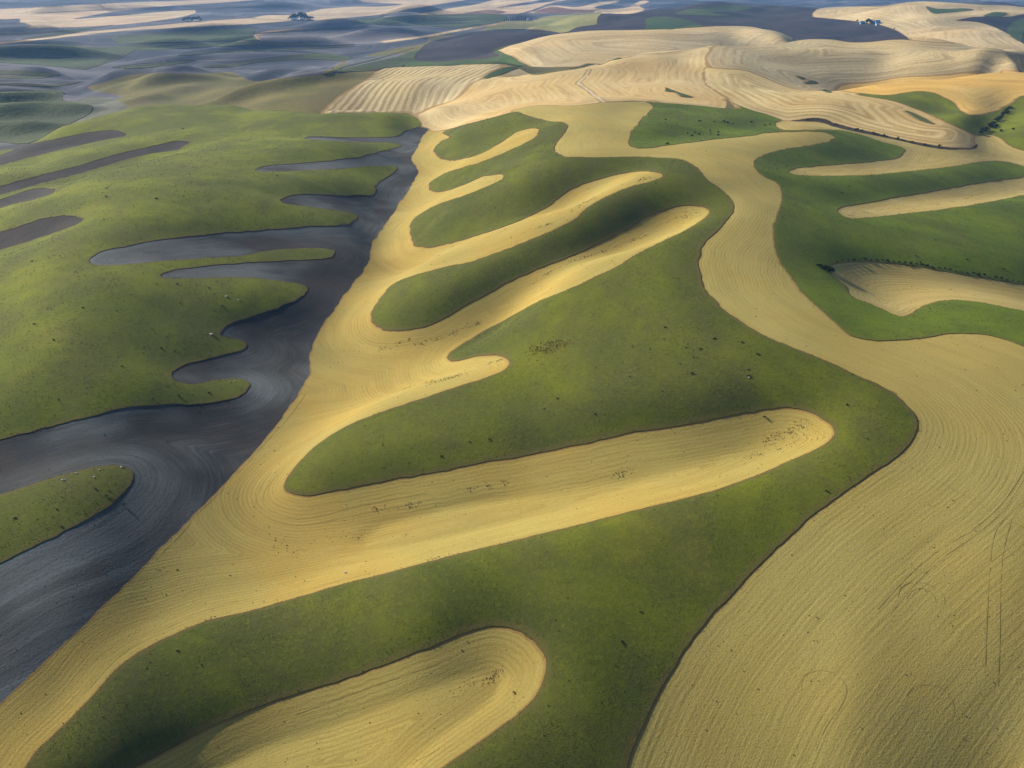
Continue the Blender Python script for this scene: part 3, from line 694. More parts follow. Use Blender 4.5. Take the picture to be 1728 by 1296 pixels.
STRAW = (0.375, 0.308, 0.088); STRAW_W = (0.415, 0.300, 0.072); STRAW_D = (0.19, 0.130, 0.030)
MATS = {
 'stubble': stubble_mat('stubble_near', STRAW, STRAW_W, STRAW_D, row=0.8, row_amt=0.30, swath=6, swath_amt=0.20, wave=1.6, wave_amt=0.25),
 'stubble_b': stubble_mat('stubble_crest', (0.385, 0.318, 0.100), (0.405, 0.312, 0.086), (0.19, 0.150, 0.040), row=0.8, row_amt=0.30, swath=5, swath_amt=0.14, wave=1.7, wave_amt=0.28),
 'stubble_c': stubble_mat('stubble_grey', (0.44, 0.355, 0.13), (0.42, 0.32, 0.10), (0.18, 0.135, 0.05), row=1.0, swath=9.0, swath_amt=0.3, wave=2.6, wave_amt=0.3),
 'stripe_a': stubble_mat('stubble_pale_stripes', (0.58, 0.48, 0.27), (0.54, 0.42, 0.20), (0.20, 0.14, 0.06), row=3.5, row_amt=0.5, swath=18, swath_amt=0.45, grain=0.35, edge_w=4, big=0.006, wave=11, wave_amt=0.7),
 'stripe_b': stubble_mat('stubble_warm_stripes', (0.60, 0.475, 0.245), (0.58, 0.41, 0.165), (0.28, 0.18, 0.07), row=3.5, row_amt=0.5, swath=20, swath_amt=0.42, grain=0.35, edge_w=2, big=0.005, wave=9, wave_amt=0.2),
 'stripe_c': stubble_mat('stubble_bold_stripes', (0.62, 0.50, 0.25), (0.57, 0.40, 0.15), (0.28, 0.18, 0.06), row=3, row_amt=0.55, swath=17, swath_amt=0.55, grain=0.4, edge_w=2, big=0.006, wave=12, wave_amt=0.5),
 'gold': stubble_mat('stubble_gold', (0.64, 0.45, 0.15), (0.64, 0.39, 0.09), (0.34, 0.20, 0.05), row=5, row_amt=0.5, swath=26, swath_amt=0.35, grain=0.35, edge_w=2, big=0.006, wave=9, wave_amt=0.28),
 'tan_mid': stubble_mat('stubble_far_hill', (0.61, 0.49, 0.275), (0.58, 0.42, 0.20), (0.27, 0.19, 0.09), row=6, row_amt=0.5, swath=32, swath_amt=0.45, grain=0.12, edge_w=4, big=0.003, wave=15, wave_amt=0.24),
 'tan_mid2': stubble_mat('stubble_grey_hill', (0.52, 0.43, 0.245), (0.51, 0.39, 0.19), (0.19, 0.14, 0.07), row=5, row_amt=0.55, swath=26, swath_amt=0.5, grain=0.18, edge_w=4, big=0.004, wave=13, wave_amt=0.28),
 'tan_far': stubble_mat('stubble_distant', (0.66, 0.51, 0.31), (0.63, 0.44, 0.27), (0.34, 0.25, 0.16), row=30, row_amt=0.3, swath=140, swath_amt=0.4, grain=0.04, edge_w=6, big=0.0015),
 'green': green_mat('green_crop', (0.165, 0.194, 0.010), (0.085, 0.112, 0.010), (0.085, 0.090, 0.024), (0.220, 0.215, 0.018)),
 'green_olive': green_mat('green_crop_olive', (0.122, 0.142, 0.010), (0.062, 0.079, 0.010), (0.076, 0.079, 0.025), (0.190, 0.188, 0.018)),
 'green_fresh': green_mat('green_crop_fresh', (0.130, 0.186, 0.012), (0.068, 0.108, 0.012), (0.086, 0.104, 0.024), (0.200, 0.215, 0.018)),
 'green_mid': green_mat('green_crop_mid', (0.06, 0.115, 0.022), (0.032, 0.075, 0.022), (0.06, 0.075, 0.03), (0.11, 0.14, 0.03), grain=0.12, big=0.004, tall=0.8),
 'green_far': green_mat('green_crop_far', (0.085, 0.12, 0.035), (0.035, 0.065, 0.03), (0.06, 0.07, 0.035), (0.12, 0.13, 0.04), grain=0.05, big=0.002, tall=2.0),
 'yg': green_mat('ripening_crop', (0.30, 0.28, 0.09), (0.17, 0.19, 0.06), (0.26, 0.23, 0.09), (0.36, 0.31, 0.11), grain=0.05, big=0.003, tall=2.0),
 'brush': green_mat('dry_grass', (0.19, 0.17, 0.045), (0.10, 0.105, 0.03), (0.15, 0.115, 0.045), (0.25, 0.20, 0.06), grain=0.15, big=0.006, tall=1.0),
 'plow': plow_mat('ploughed_soil', (0.028, 0.033, 0.039), (0.046, 0.042, 0.041), (0.155, 0.180, 0.190), streak=14.0, pale_amt=0.72),
 'plow_dark': plow_mat('ploughed_soil_dark', (0.020, 0.019, 0.022), (0.034, 0.029, 0.028), (0.060, 0.056, 0.054), streak=14.0, pale_amt=0.5),
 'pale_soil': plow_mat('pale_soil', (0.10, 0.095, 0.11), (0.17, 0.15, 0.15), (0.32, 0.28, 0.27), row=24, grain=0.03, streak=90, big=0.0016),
 'plow_mid': plow_mat('ploughed_soil_mid', (0.024, 0.022, 0.030), (0.042, 0.034, 0.040), (0.060, 0.050, 0.054), row=8, grain=0.1, streak=60, big=0.003),
 'plow_far': plow_mat('ploughed_soil_hazed', (0.022, 0.036, 0.064), (0.042, 0.052, 0.076), (0.26, 0.25, 0.27), row=24, grain=0.03, streak=90, big=0.0016, pale_amt=0.7),  # blue of the distant hazy air is mixed into this soil colour
 'red': plow_mat('red_soil', (0.16, 0.075, 0.06), (0.22, 0.11, 0.08), (0.30, 0.2, 0.15), row=20, grain=0.03, streak=80),
 'bank': plain_mat('weedy_bank', (0.035, 0.028, 0.022), (0.06, 0.05, 0.03), 0.2, 1.2, 0.5),
 'bare': plain_mat('bare_earth', (0.20, 0.12, 0.055), (0.13, 0.10, 0.035), 0.25, 1.0, 0.4),
 'track': plain_mat('dirt_track', (0.56, 0.47, 0.31), (0.48, 0.39, 0.24), 0.05, 0.5, 0.05),
 'marsh': plain_mat('scrubby_flat', (0.085, 0.095, 0.065), (0.15, 0.155, 0.125), 0.02, 0.12, 0.6),
 'ground': green_mat('open_grassland', (0.16, 0.145, 0.05), (0.09, 0.095, 0.03), (0.13, 0.11, 0.05), (0.2, 0.17, 0.06), grain=0.1, big=0.004, tall=0.8),
}

NAMES = {
 'far_valley': ('plowed_field', 'broad blue-grey ploughed valley floor behind the green left hill'),
 'far_top': ('terrain', 'distant bluish farmland along the top edge of the photo'),
 'tan_a': ('stubble_field', 'distant pale tan fields in the top left corner'),
 'plow_a': ('plowed_field', 'small dark ploughed patch at the left edge below the pale tan fields'),
 'green_a': ('green_field', 'thin teal green wedge under the pale tan fields at top left'),
 'tan_b': ('stubble_field', 'thin pale strip of stubble snaking along the far side of the left valley'),
 'green_b': ('green_field', 'dull teal green hillside just below the thin pale strip of stubble'),
 'tan_c': ('stubble_field', 'pale tan slope behind the large dark clump of farm trees'),
 'tan_d': ('stubble_field', 'far pale slope with a dark streak, left of the red soil'),
 'plow_b': ('plowed_field', 'dark streak of ploughed soil within the far pale slope'),
 'red_soil': ('plowed_field', 'small reddish soil patch at the top above the row of dark trees'),
 'tan_e': ('stubble_field', 'zigzag pale stubble field at the top middle'),
 'red_soil_b': ('plowed_field', 'mottled purple-red soil patch below the zigzag pale field'),
 'teal': ('green_field', 'blue-green slope to the left of the row of dark trees'),
 'yellow_green': ('green_field', 'yellow-green ripening hill right of the row of dark trees'),
 'green_c': ('green_field', 'dark green folded slope at the left edge of the far valley'),
 'green_d': ('green_field', 'narrow green ridge in the middle of the far valley'),
 'green_e': ('green_field', 'dark green ridges at the left edge just behind the green left hill'),
 'grass_hills': ('grass_field', 'olive brown brushy hills between the far valley and the green left hill'),
 'green_f': ('green_field', 'long green wedge left of the dark ploughed hilltop'),
 'green_g': ('green_field', 'bright green apron below the dark ploughed hilltop'),
 'plow_c': ('plowed_field', 'dark ploughed hilltop left of the pale wheat hill'),
 'plow_d': ('plowed_field', 'long dark purple ploughed slope across the top right'),
 'green_h': ('green_field', 'green slope set in the dark purple ploughed slope'),
 'green_i': ('green_field', 'far green patch on the crest of the dark purple slope'),
 'tan_hill_far': ('stubble_field', 'bright tan hill at the top right behind the farm'),
 'green_j': ('green_field', 'dark green triangle on the bright tan hill'),
 'green_k': ('green_field', 'small dark green oval on the bright tan hill'),
 'plow_e': ('plowed_field', 'grey ploughed slope at the right edge of the bright tan hill'),
 'green_l': ('green_field', 'green hollow at the upper right edge'),
 'tan_hill_mid': ('stubble_field', 'pale ringed wheat stubble hill below the dark purple slope'),
 'stripe_hill': ('stubble_field', 'pale stubble hillside with steep parallel stripes above the dark valley head'),
 'ridge_wheat': ('stubble_field', 'tan stubble ridge crossed by the pale dirt track'),
 'east_wheat': ('stubble_field', 'boldly striped stubble mound with a dark bank along its foot'),
 'knoll_wheat': ('stubble_field', 'grey tan stubble knolls behind the golden slope'),
 'green_m': ('green_field', 'green wedge at the right end of the steeply striped hillside'),
 'green_n': ('green_field', 'thin green wedge on the crest above the dirt track'),
 'green_o': ('green_field', 'tiny green patch in the hollow behind the striped mound, upper of three'),
 'green_p': ('green_field', 'tiny green patch in the hollow behind the striped mound, middle of three'),
 'green_p2': ('green_field', 'tiny green patch in the hollow behind the striped mound, lowest of three'),
 'green_q': ('green_field', 'green sliver on the back of the striped mound'),
 'green_r': ('green_field', 'narrow green sliver right of the dirt track above the green hollow'),
 'green_s': ('green_field', 'green slope with a dark gully below the golden slope'),
 'gold_hill': ('stubble_field', 'golden orange stubble slope at the right edge'),
 'valley_plow': ('plowed_field', 'dark ploughed valley field running down the left side'),
 'stubble_valley': ('stubble_field', 'golden stubble field with long fingers beside the dark valley field'),
 'stubble_ridge': ('stubble_field', 'winding golden stubble field along the ridge and lower right'),
 'green_left': ('green_field', 'large green crop hill with fingers on the left'),
 'plow_l1': ('plowed_field', 'dark ploughed finger at the far left, topmost of four'),
 'plow_l2': ('plowed_field', 'long thin dark ploughed finger at the left, second of four from the top'),
 'plow_l3': ('plowed_field', 'short dark ploughed finger at the left, third of four from the top'),
 'plow_l4': ('plowed_field', 'dark ploughed finger at the left, lowest of four'),
 'green_oval': ('green_field', 'green rounded crop island at the lower left in dark soil'),
 'green_centre': ('green_field', 'large central green crop field with golden fingers cut into it'),
 'stubble_tongue': ('stubble_field', 'golden stubble tongue at the bottom inside the central green field'),
 'green_top': ('green_field', 'green hollow above the winding golden field'),
 'green_right': ('green_field', 'large green crop field right of the winding golden field'),
 'stubble_east': ('stubble_field', 'pale stubble valley below the striped mound on the right'),
 'bank': ('grass_bank', 'dark weedy bank along the foot of the striped mound'),
 'stubble_r2': ('stubble_field', 'pale stubble finger in the right green field, upper of two'),
 'stubble_r3': ('stubble_field', 'pale stubble basin with a rounded end in the right green field'),
 'marsh': ('grass_field', 'pale grey scrubby flat at the end of the far valley beside the green left hill'),
 'green_b2': ('green_field', 'long green band in the middle of the far valley above the narrow green ridge'),
 'pale_soil': ('plowed_field', 'pinkish pale bare soil field in the far valley below the large tree clump'),
 'margin_a': ('grass_field', 'thin cream margin around the pinkish pale soil field'),
 'margin_b': ('grass_field', 'thin cream margin leading down from the row of dark trees'),
 'brush_b': ('grass_field', 'olive brown strip along the left edge of the dark ploughed hilltop'),
 'green_c2': ('green_field', 'dull green patch at the left edge in the middle of the far valley'),
 'green_c3': ('green_field', 'small green ridge patch right of the dark green folded slope'),
 'margin_c': ('grass_field', 'short tan strip pointing up beside the blue-grey valley floor'),
 'track': ('path', 'pale forked dirt track across the tan stubble ridge'),
}
for k_ in BANDS:
    kd_ = [p[1] for p in P if p[0] == k_][0]
    NAMES[k_] = ('green_field', 'thin dark green band under a low crest in the far blue valley') if kd_ == 'green_far' else ('plowed_field', 'thin pale streak of soil on a low crest in the far blue valley')
CROP = {'green': 0.22, 'green_mid': 0.5, 'green_far': 0.6, 'yg': 0.6, 'brush': 0.0}

def make_field(name, label, mat, tri, raise_by, key=-1):
    used, inv = np.unique(tri, return_inverse=True)
    f = inv.reshape(-1, 3)
    co = np.column_stack([VXY[used], VZ[used] + raise_by])
    nr = VN[used]
    ed = EDIST[used]
    rw = ed.copy()
    if key in ROWS:
        rw = ROWS[key][1][np.searchsorted(ROWS[key][0], used)]
    faces = [f]
    if raise_by > 0:
        e = np.concatenate([f[:, [0, 1]], f[:, [1, 2]], f[:, [2, 0]]])
        key = np.sort(e, 1)
        _, idx, cnt = np.unique(key, axis=0, return_index=True, return_counts=True)
        be = e[idx[cnt == 1]]
        m = len(be); b0 = len(co)
        top0 = co[be[:, 0]]; top1 = co[be[:, 1]]
        d = top1 - top0
        side = np.stack([d[:, 1], -d[:, 0], np.zeros(m)], -1)
        side /= np.linalg.norm(side, axis=1, keepdims=True) + 1e-9
        low0 = top0 - [0, 0, raise_by + 0.3]; low1 = top1 - [0, 0, raise_by + 0.3]
        co = np.concatenate([co, top0, top1, low0, low1])
        nr = np.concatenate([nr, side, side, side, side])
        ed = np.concatenate([ed, np.zeros(4 * m)]); rw = np.concatenate([rw, np.zeros(4 * m)])
        i = np.arange(m) + b0
        faces.append(np.stack([i + m, i, i + 2 * m], -1)); faces.append(np.stack([i + m, i + 2 * m, i + 3 * m], -1))
    fa = np.concatenate(faces)
    me = bpy.data.meshes.new(name)
    me.vertices.add(len(co)); me.vertices.foreach_set("co", co.ravel())
    me.loops.add(len(fa) * 3); me.loops.foreach_set("vertex_index", fa.ravel().astype(np.int32))
    me.polygons.add(len(fa)); me.polygons.foreach_set("loop_start", (np.arange(len(fa)) * 3).astype(np.int32))
    me.polygons.foreach_set("use_smooth", np.ones(len(fa), bool))
    at = me.attributes.new("edge", 'FLOAT', 'POINT'); at.data.foreach_set("value", ed.astype(np.float32))
    at = me.attributes.new("row", 'FLOAT', 'POINT'); at.data.foreach_set("value", rw.astype(np.float32))
    me.update(); me.validate()
    me.normals_split_custom_set_from_vertices([tuple(q) for q in nr.tolist()])
    me.materials.append(mat)
    ob = bpy.data.objects.new(name, me); col.objects.link(ob)
    ob["kind"] = "structure"; ob["label"] = label; ob["category"] = "ground" if name == 'ground' else "field"
    return ob
make_field('ground', 'open rolling grassland around the fields', MATS['ground'], TRI[REG == -1], 0.0)
for k, p in enumerate(P):
    tri = TRI[REG == k]
    if len(tri) == 0:
        print("EMPTY", p[0]); continue
    nm, lab = NAMES[p[0]]
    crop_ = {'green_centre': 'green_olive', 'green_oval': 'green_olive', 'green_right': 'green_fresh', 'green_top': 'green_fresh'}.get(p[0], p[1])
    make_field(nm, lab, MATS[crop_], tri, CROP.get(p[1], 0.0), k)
print("meshes", round(time.time() - T0, 1))
#DETAILS
# ------------------------------------------------------------------ haze
def new_mesh(name, co, fa, mat, attrs=None, smooth=False):
    me = bpy.data.meshes.new(name)
    co = np.asarray(co, float)
    me.from_pydata([tuple(c) for c in co.tolist()], [], [tuple(f) for f in fa])
    if smooth:
        me.polygons.foreach_set("use_smooth", np.ones(len(me.polygons), bool))
    for k_, v_ in (attrs or {}).items():
        at_ = me.attributes.new(k_, 'FLOAT', 'POINT'); at_.data.foreach_set("value", np.asarray(v_, np.float32))
    me.materials.append(mat)
    return me
def obj(name, me, parent=None):
    ob = bpy.data.objects.new(name, me); col.objects.link(ob)
    if parent: ob.parent = parent
    return ob
def tag(o_, label, cat, group=None, kind=None):
    o_["label"] = label; o_["category"] = cat
    if group: o_["group"] = group
    if kind: o_["kind"] = kind
    return o_
hm = bpy.data.materials.new("haze_air"); hm.use_nodes = True
hm.node_tree.nodes.clear()
ho = hm.node_tree.nodes.new("ShaderNodeOutputMaterial")
hv = hm.node_tree.nodes.new("ShaderNodeVolumePrincipled")
hv.inputs["Color"].default_value = (0.24, 0.50, 1.0, 1)
hv.inputs["Density"].default_value = HAZE
hv.inputs["Anisotropy"].default_value = 0.0
hm.node_tree.links.new(hv.outputs[0], ho.inputs["Volume"])
zl = float(VZ.min()) - 1.5; zt = max(float(VZ[np.hypot(VXY[:, 0], VXY[:, 1]) < 14600].max()), CAM_Z) + 12
E = 15500.0
hb = [(-E, -E, zl), (E, -E, zl), (E, E, zl), (-E, E, zl), (-E, -E, zt), (E, -E, zt), (E, E, zt), (-E, E, zt)]
haze = obj("haze", new_mesh("haze", hb, [(3, 2, 1, 0), (4, 5, 6, 7), (0, 1, 5, 4), (1, 2, 6, 5), (2, 3, 7, 6), (3, 0, 4, 7)], hm))
tag(haze, 'thin blue haze over the far valley', 'haze', kind='stuff')

# ------------------------------------------------------------------ placing things on the land
def spot(px, py, rmin=60, rmax=13000):
    u_, v_ = hit(np.array([px], float), np.array([py], float), rmin, rmax, HGT)
    r_ = math.exp(float(v_[0])); u_ = float(u_[0])
    x_, y_ = r_ * math.sin(u_), r_ * math.cos(u_)
    return Vector((x_, y_, float(height_xy([x_], [y_])[0])))
def spots(pts_, rmin=60, rmax=13000):
    q = np.array(pts_, float)
    u_, v_ = hit(q[:, 0], q[:, 1], rmin, rmax, HGT)
    r_ = np.exp(v_)
    x_, y_ = r_ * np.sin(u_), r_ * np.cos(u_)
    return np.stack([x_, y_, height_xy(x_, y_)], -1)

def tint_mat(name, cols, rough=0.9):
    m = Mat(name, rough)
    t = m.attr("tint")
    cr = m.nt.nodes.new("ShaderNodeValToRGB")
    el = cr.color_ramp.elements
    while len(el) < len(cols): el.new(0.5)
    for i_, c_ in enumerate(cols):
        el[i_].position = i_ / (len(cols) - 1); el[i_].color = (*c_, 1)
    m.link(t, cr.inputs[0])
    return m.done(cr.outputs[0])
M_TUFT = tint_mat('crop_tufts', [(0.05, 0.066, 0.010), (0.09, 0.108, 0.012), (0.15, 0.155, 0.018), (0.13, 0.12, 0.028)])
M_CLOD = tint_mat('dark_clods', [(0.05, 0.036, 0.020), (0.10, 0.07, 0.030), (0.16, 0.115, 0.04)])
M_DRY = tint_mat('dead_weeds', [(0.08, 0.05, 0.03), (0.20, 0.12, 0.05), (0.36, 0.24, 0.09)])
M_DEAD = tint_mat('dead_red_weeds', [(0.16, 0.08, 0.04), (0.30, 0.155, 0.06), (0.40, 0.24, 0.09)])
M_WEED = tint_mat('weed_leaves', [(0.022, 0.026, 0.014), (0.045, 0.052, 0.022), (0.085, 0.080, 0.035)])
M_SHRUB = tint_mat('shrub_leaves', [(0.012, 0.020, 0.010), (0.025, 0.038, 0.015), (0.05, 0.065, 0.02)])
M_TREE = tint_mat('tree_leaves', [(0.010, 0.018, 0.012), (0.018, 0.030, 0.016), (0.035, 0.048, 0.022)])
M_STEM = plain_mat('bark', (0.06, 0.045, 0.03), (0.09, 0.07, 0.05), 2.0, 6.0, 0.02)
M_ROCK = plain_mat('pale_rock', (0.62, 0.56, 0.48), (0.50, 0.42, 0.34), 1.0, 4.0, 0.05)
M_WALL = plain_mat('white_boards', (0.78, 0.78, 0.76), (0.70, 0.70, 0.68), 0.5, 3.0, 0.01)
M_WALL_B = plain_mat('blue_boards', (0.16, 0.32, 0.52), (0.20, 0.38, 0.58), 0.5, 3.0, 0.01)
M_ROOF_B = plain_mat('blue_metal_roof', (0.06, 0.30, 0.62), (0.08, 0.34, 0.66), 0.5, 3.0, 0.01)
M_ROOF_G = plain_mat('grey_metal_roof', (0.55, 0.57, 0.60), (0.48, 0.50, 0.53), 0.5, 3.0, 0.01)
M_DOOR = plain_mat('dark_door', (0.05, 0.05, 0.06), (0.07, 0.06, 0.06), 1.0, 3.0, 0.01)
M_RUT = plain_mat('wheel_rut', (0.27, 0.215, 0.062), (0.31, 0.25, 0.075), 0.4, 2.0, 0.05)

# blades and leaves standing in the green crops (far too many to count)
def tuft_cloud(base, size, blades, mat, name, tints, lean=0.5, width=0.5):
    k_ = len(base)
    a = rng.uniform(0, 2 * np.pi, (k_, blades)); ln = rng.uniform(0.1, lean, (k_, blades)) * size[:, None]
    h_ = rng.uniform(0.6, 1.15, (k_, blades)) * size[:, None]; w_ = width * size[:, None] * rng.uniform(0.6, 1.2, (k_, blades))
    off = rng.uniform(-0.3, 0.3, (k_, blades, 2)) * size[:, None, None]
    b0 = base[:, None, :] + np.concatenate([off, np.full((k_, blades, 1), -0.05)], -1)
    side = np.stack([np.cos(a), np.sin(a), np.zeros_like(a)], -1) * w_[..., None] * 0.5
    la = a + rng.uniform(-1.4, 1.4, a.shape) + np.pi / 2
    tip = b0 + np.stack([np.cos(la) * ln, np.sin(la) * ln, h_], -1)
    co = np.stack([b0 - side, b0 + side, tip], 2).reshape(-1, 3)
    m_ = len(co) // 3
    me = bpy.data.meshes.new(name)
    me.vertices.add(len(co)); me.vertices.foreach_set("co", co.ravel())
    me.loops.add(len(co)); me.loops.foreach_set("vertex_index", np.arange(len(co), dtype=np.int32))
    me.polygons.add(m_); me.polygons.foreach_set("loop_start", (np.arange(m_) * 3).astype(np.int32))
    at_ = me.attributes.new("tint", 'FLOAT', 'POINT')
    at_.data.foreach_set("value", np.repeat(tints, blades * 3).astype(np.float32))
    me.update(); me.validate(); me.materials.append(mat)
    return me
def sample_kind(ok, count, power, rmax, umax=37):
    sel = np.array([k_ for k_ in range(len(P)) if ok(P[k_])])
    ti = np.where(np.isin(REG, sel))[0]
    c_ = CEN[ti]; r_ = np.hypot(c_[:, 0], c_[:, 1])
    g = (r_ < rmax) & (np.abs(np.arctan2(c_[:, 0], c_[:, 1])) < math.radians(umax)) & (r_ > 110)
    ti = ti[g]; r_ = r_[g]
    a_, b_, c2 = VXY[TRI[ti, 0]], VXY[TRI[ti, 1]], VXY[TRI[ti, 2]]
    area = 0.5 * np.abs((b_[:, 0] - a_[:, 0]) * (c2[:, 1] - a_[:, 1]) - (b_[:, 1] - a_[:, 1]) * (c2[:, 0] - a_[:, 0]))
    w_ = area / r_ ** power; w_ /= w_.sum()
    t_ = rng.choice(len(ti), count, p=w_)
    s1, s2 = rng.random(count), rng.random(count)
    fl = s1 + s2 > 1; s1[fl] = 1 - s1[fl]; s2[fl] = 1 - s2[fl]
    xy = a_[t_] + s1[:, None] * (b_[t_] - a_[t_]) + s2[:, None] * (c2[t_] - a_[t_])
    z_ = height_xy(xy[:, 0], xy[:, 1])
    return np.column_stack([xy, z_])
gp = sample_kind(lambda p: p[1] == 'green', 110000, 1.7, 1100)
gr_ = np.hypot(gp[:, 0], gp[:, 1])
keepn = vnoise(gp[:, 0] / 9, gp[:, 1] / 9, 31) + 0.6 * vnoise(gp[:, 0] / 3, gp[:, 1] / 3, 32) + rng.uniform(-0.7, 0.7, len(gp)) > -0.15
gp = gp[keepn]; gr_ = gr_[keepn]
gp[:, 2] += 0.27
tn = np.clip(0.42 + 0.30 * vnoise(gp[:, 0] / 40, gp[:, 1] / 40, 33) + rng.normal(0, 0.20, len(gp)), 0, 1)
sz = rng.uniform(0.12, 0.28, len(gp)) * np.clip((gr_ / 350) ** 0.6, 0.75, 1.8)
t_o = obj('crop_tufts', tuft_cloud(gp, sz, 3, M_TUFT, 'crop_tufts', tn, 0.9, 0.8))
tag(t_o, 'uneven leafy growth over the green crop fields', 'grass', kind='stuff')
# ragged weeds along the field edges
be_ = []
for (a, b), (k0, k1) in zip(bedges, breg):
    if (k0 >= 0 and P[k0][1] == 'green') != (k1 >= 0 and P[k1][1] == 'green'):
        be_.append((a, b))
be_ = np.array(be_)
pa, pb = VXY[be_[:, 0]], VXY[be_[:, 1]]
Lb = np.hypot(*(pb - pa).T); rb_ = np.hypot(*pa.T)
wb = Lb / rb_ ** 0.8 * (rb_ < 1100) * (rb_ > 100); wb /= wb.sum()
ti = rng.choice(len(be_), 26000, p=wb); s_ = rng.random(26000)
xy = pa[ti] + s_[:, None] * (pb - pa)[ti] + rng.normal(0, 0.35, (26000, 2))
kk_ = vnoise(xy[:, 0] / 6, xy[:, 1] / 6, 41) + rng.uniform(-.6, .6, len(xy)) > -0.1
xy = xy[kk_]
gp = np.column_stack([xy, height_xy(xy[:, 0], xy[:, 1]) + 0.15])
rr_ = np.hypot(*xy.T)
e_o = obj('edge_weeds', tuft_cloud(gp, rng.uniform(0.14, 0.36, len(gp)) * np.clip((rr_ / 350) ** 0.5, 0.6, 1.8), 3, M_DRY, 'edge_weeds', rng.beta(2, 2.5, len(gp)), 0.6, 0.7))
tag(e_o, 'rough brown weeds along the edges of the green fields', 'weeds', kind='stuff')

# clods and dark trash in the stubble, heaped along the furrows
cl = [sample_kind(lambda p: p[1] in ('stubble', 'stubble_b', 'stubble_c', 'plow'), 1700, 1.5, 900)]
def scatter(p0, p1, width, count):
    a_, b_ = spots([p0, p1])[:, :2]
    t_ = rng.random(count); 
    cen = rng.random(max(3, count // 9))
    t_ = np.where(rng.random(count) < 0.75, cen[rng.integers(0, len(cen), count)] + rng.normal(0, 0.02, count), t_)
    q = a_ + t_[:, None] * (b_ - a_) + rng.normal(0, width, (count, 2)) * np.array([1, 1])
    cl.append(np.column_stack([q, height_xy(q[:, 0], q[:, 1])]))
for p0, p1, w_, c_ in [((1295, 748), (1355, 716), 1.4, 120), ((1340, 726), (1372, 735), 2.5, 40), ((725, 648), (780, 632), 1.2, 110), ((685, 655), (735, 645), 1.3, 50),
    ((640, 590), (700, 570), 1.0, 60), ((700, 585), (770, 560), 1.0, 90), ((770, 560), (830, 535), 1.0, 50), ((820, 615), (850, 606), 1.0, 40), ((890, 483), (1000, 430), 0.9, 120), ((1000, 430), (1090, 398), 0.9, 110),
    ((1140, 370), (1185, 355), 3.0, 80), ((860, 402), (930, 377), 0.9, 50), ((960, 360), (1000, 335), 1.4, 50), ((1075, 306), (1105, 297), 2.0, 40), ((820, 1150), (845, 1130), 1.0, 70), ((760, 1170), (800, 1150), 0.8, 20),
    ((630, 860), (705, 850), 0.8, 60), ((780, 828), (850, 815), 0.8, 40), ((1000, 808), (1070, 795), 0.9, 40), ((560, 905), (620, 900), 2.5, 30), ((470, 915), (500, 925), 3.0, 40), ((1430, 365), (1470, 358), 1.0, 25),
    ((1580, 345), (1650, 330), 0.9, 40), ((590, 590), (640, 600), 2.0, 30), ((1250, 775), (1360, 740), 1.0, 50), ((600, 985), (760, 935), 0.6, 60), ((300, 1066), (390, 1030), 0.5, 40), ((800, 245), (850, 222), 1.5, 40)]:
    scatter(p0, p1, w_, c_)
cl = np.concatenate(cl)
rr_ = np.hypot(cl[:, 0], cl[:, 1])
csz = rng.uniform(0.07, 0.26, len(cl)) * np.clip((rr_ / 350) ** 0.5, 0.6, 1.5)
octv = np.array([(1, 0, 0), (0, 1, 0), (-1, 0, 0), (0, -1, 0), (0, 0, 1)], float)
ang = rng.uniform(0, 6.28, len(cl))
rot = np.stack([np.cos(ang), -np.sin(ang), np.sin(ang), np.cos(ang)], -1).reshape(-1, 2, 2)
ov = octv[None] * rng.uniform(0.55, 1.3, (len(cl), 5, 1))
ov[..., :2] = np.einsum('kij,kvj->kvi', rot, ov[..., :2] * np.array([1.6, 0.8]))
co = cl[:, None, :] + ov * csz[:, None, None]; co[:, 4, 2] += 0.03
fbase = np.array([(0, 1, 4), (1, 2, 4), (2, 3, 4), (3, 0, 4)])
fa = (fbase[None] + 5 * np.arange(len(cl))[:, None, None]).reshape(-1, 3)
c_o = obj('soil_clods', new_mesh('soil_clods', co.reshape(-1, 3), fa.tolist(), M_CLOD, {'tint': np.repeat(rng.random(len(cl)), 5)}))
tag(c_o, 'dark clods and trash lying along the furrows of the stubble', 'clods', kind='stuff')

# dead weeds on the bare patch
bq = spots([(rng.uniform(893, 955), 0) for _ in range(1)])[:0]
bx = []
while len(bx) < 260:
    x_, y_ = rng.uniform(880, 970), rng.uniform(570, 604)
    t_ = ((x_ - 924) * 0.96 + (y_ - 587) * -0.35) / 31, ((y_ - 587) + 0.22 * (x_ - 924)) / 8.5
    if t_[0] ** 2 + t_[1] ** 2 < rng.uniform(0.1, 1.9): bx.append((x_, y_))
bp_ = spots(bx); bp_[:, 2] += 0.2
d_o = obj('dead_weeds', tuft_cloud(bp_, rng.uniform(0.3, 0.6, len(bp_)), 4, M_DEAD, 'dead_weeds', rng.random(len(bp_)), 0.8, 0.6))
tag(d_o, 'dead brown weeds on the bare patch of the central green hill', 'weeds', kind='stuff')

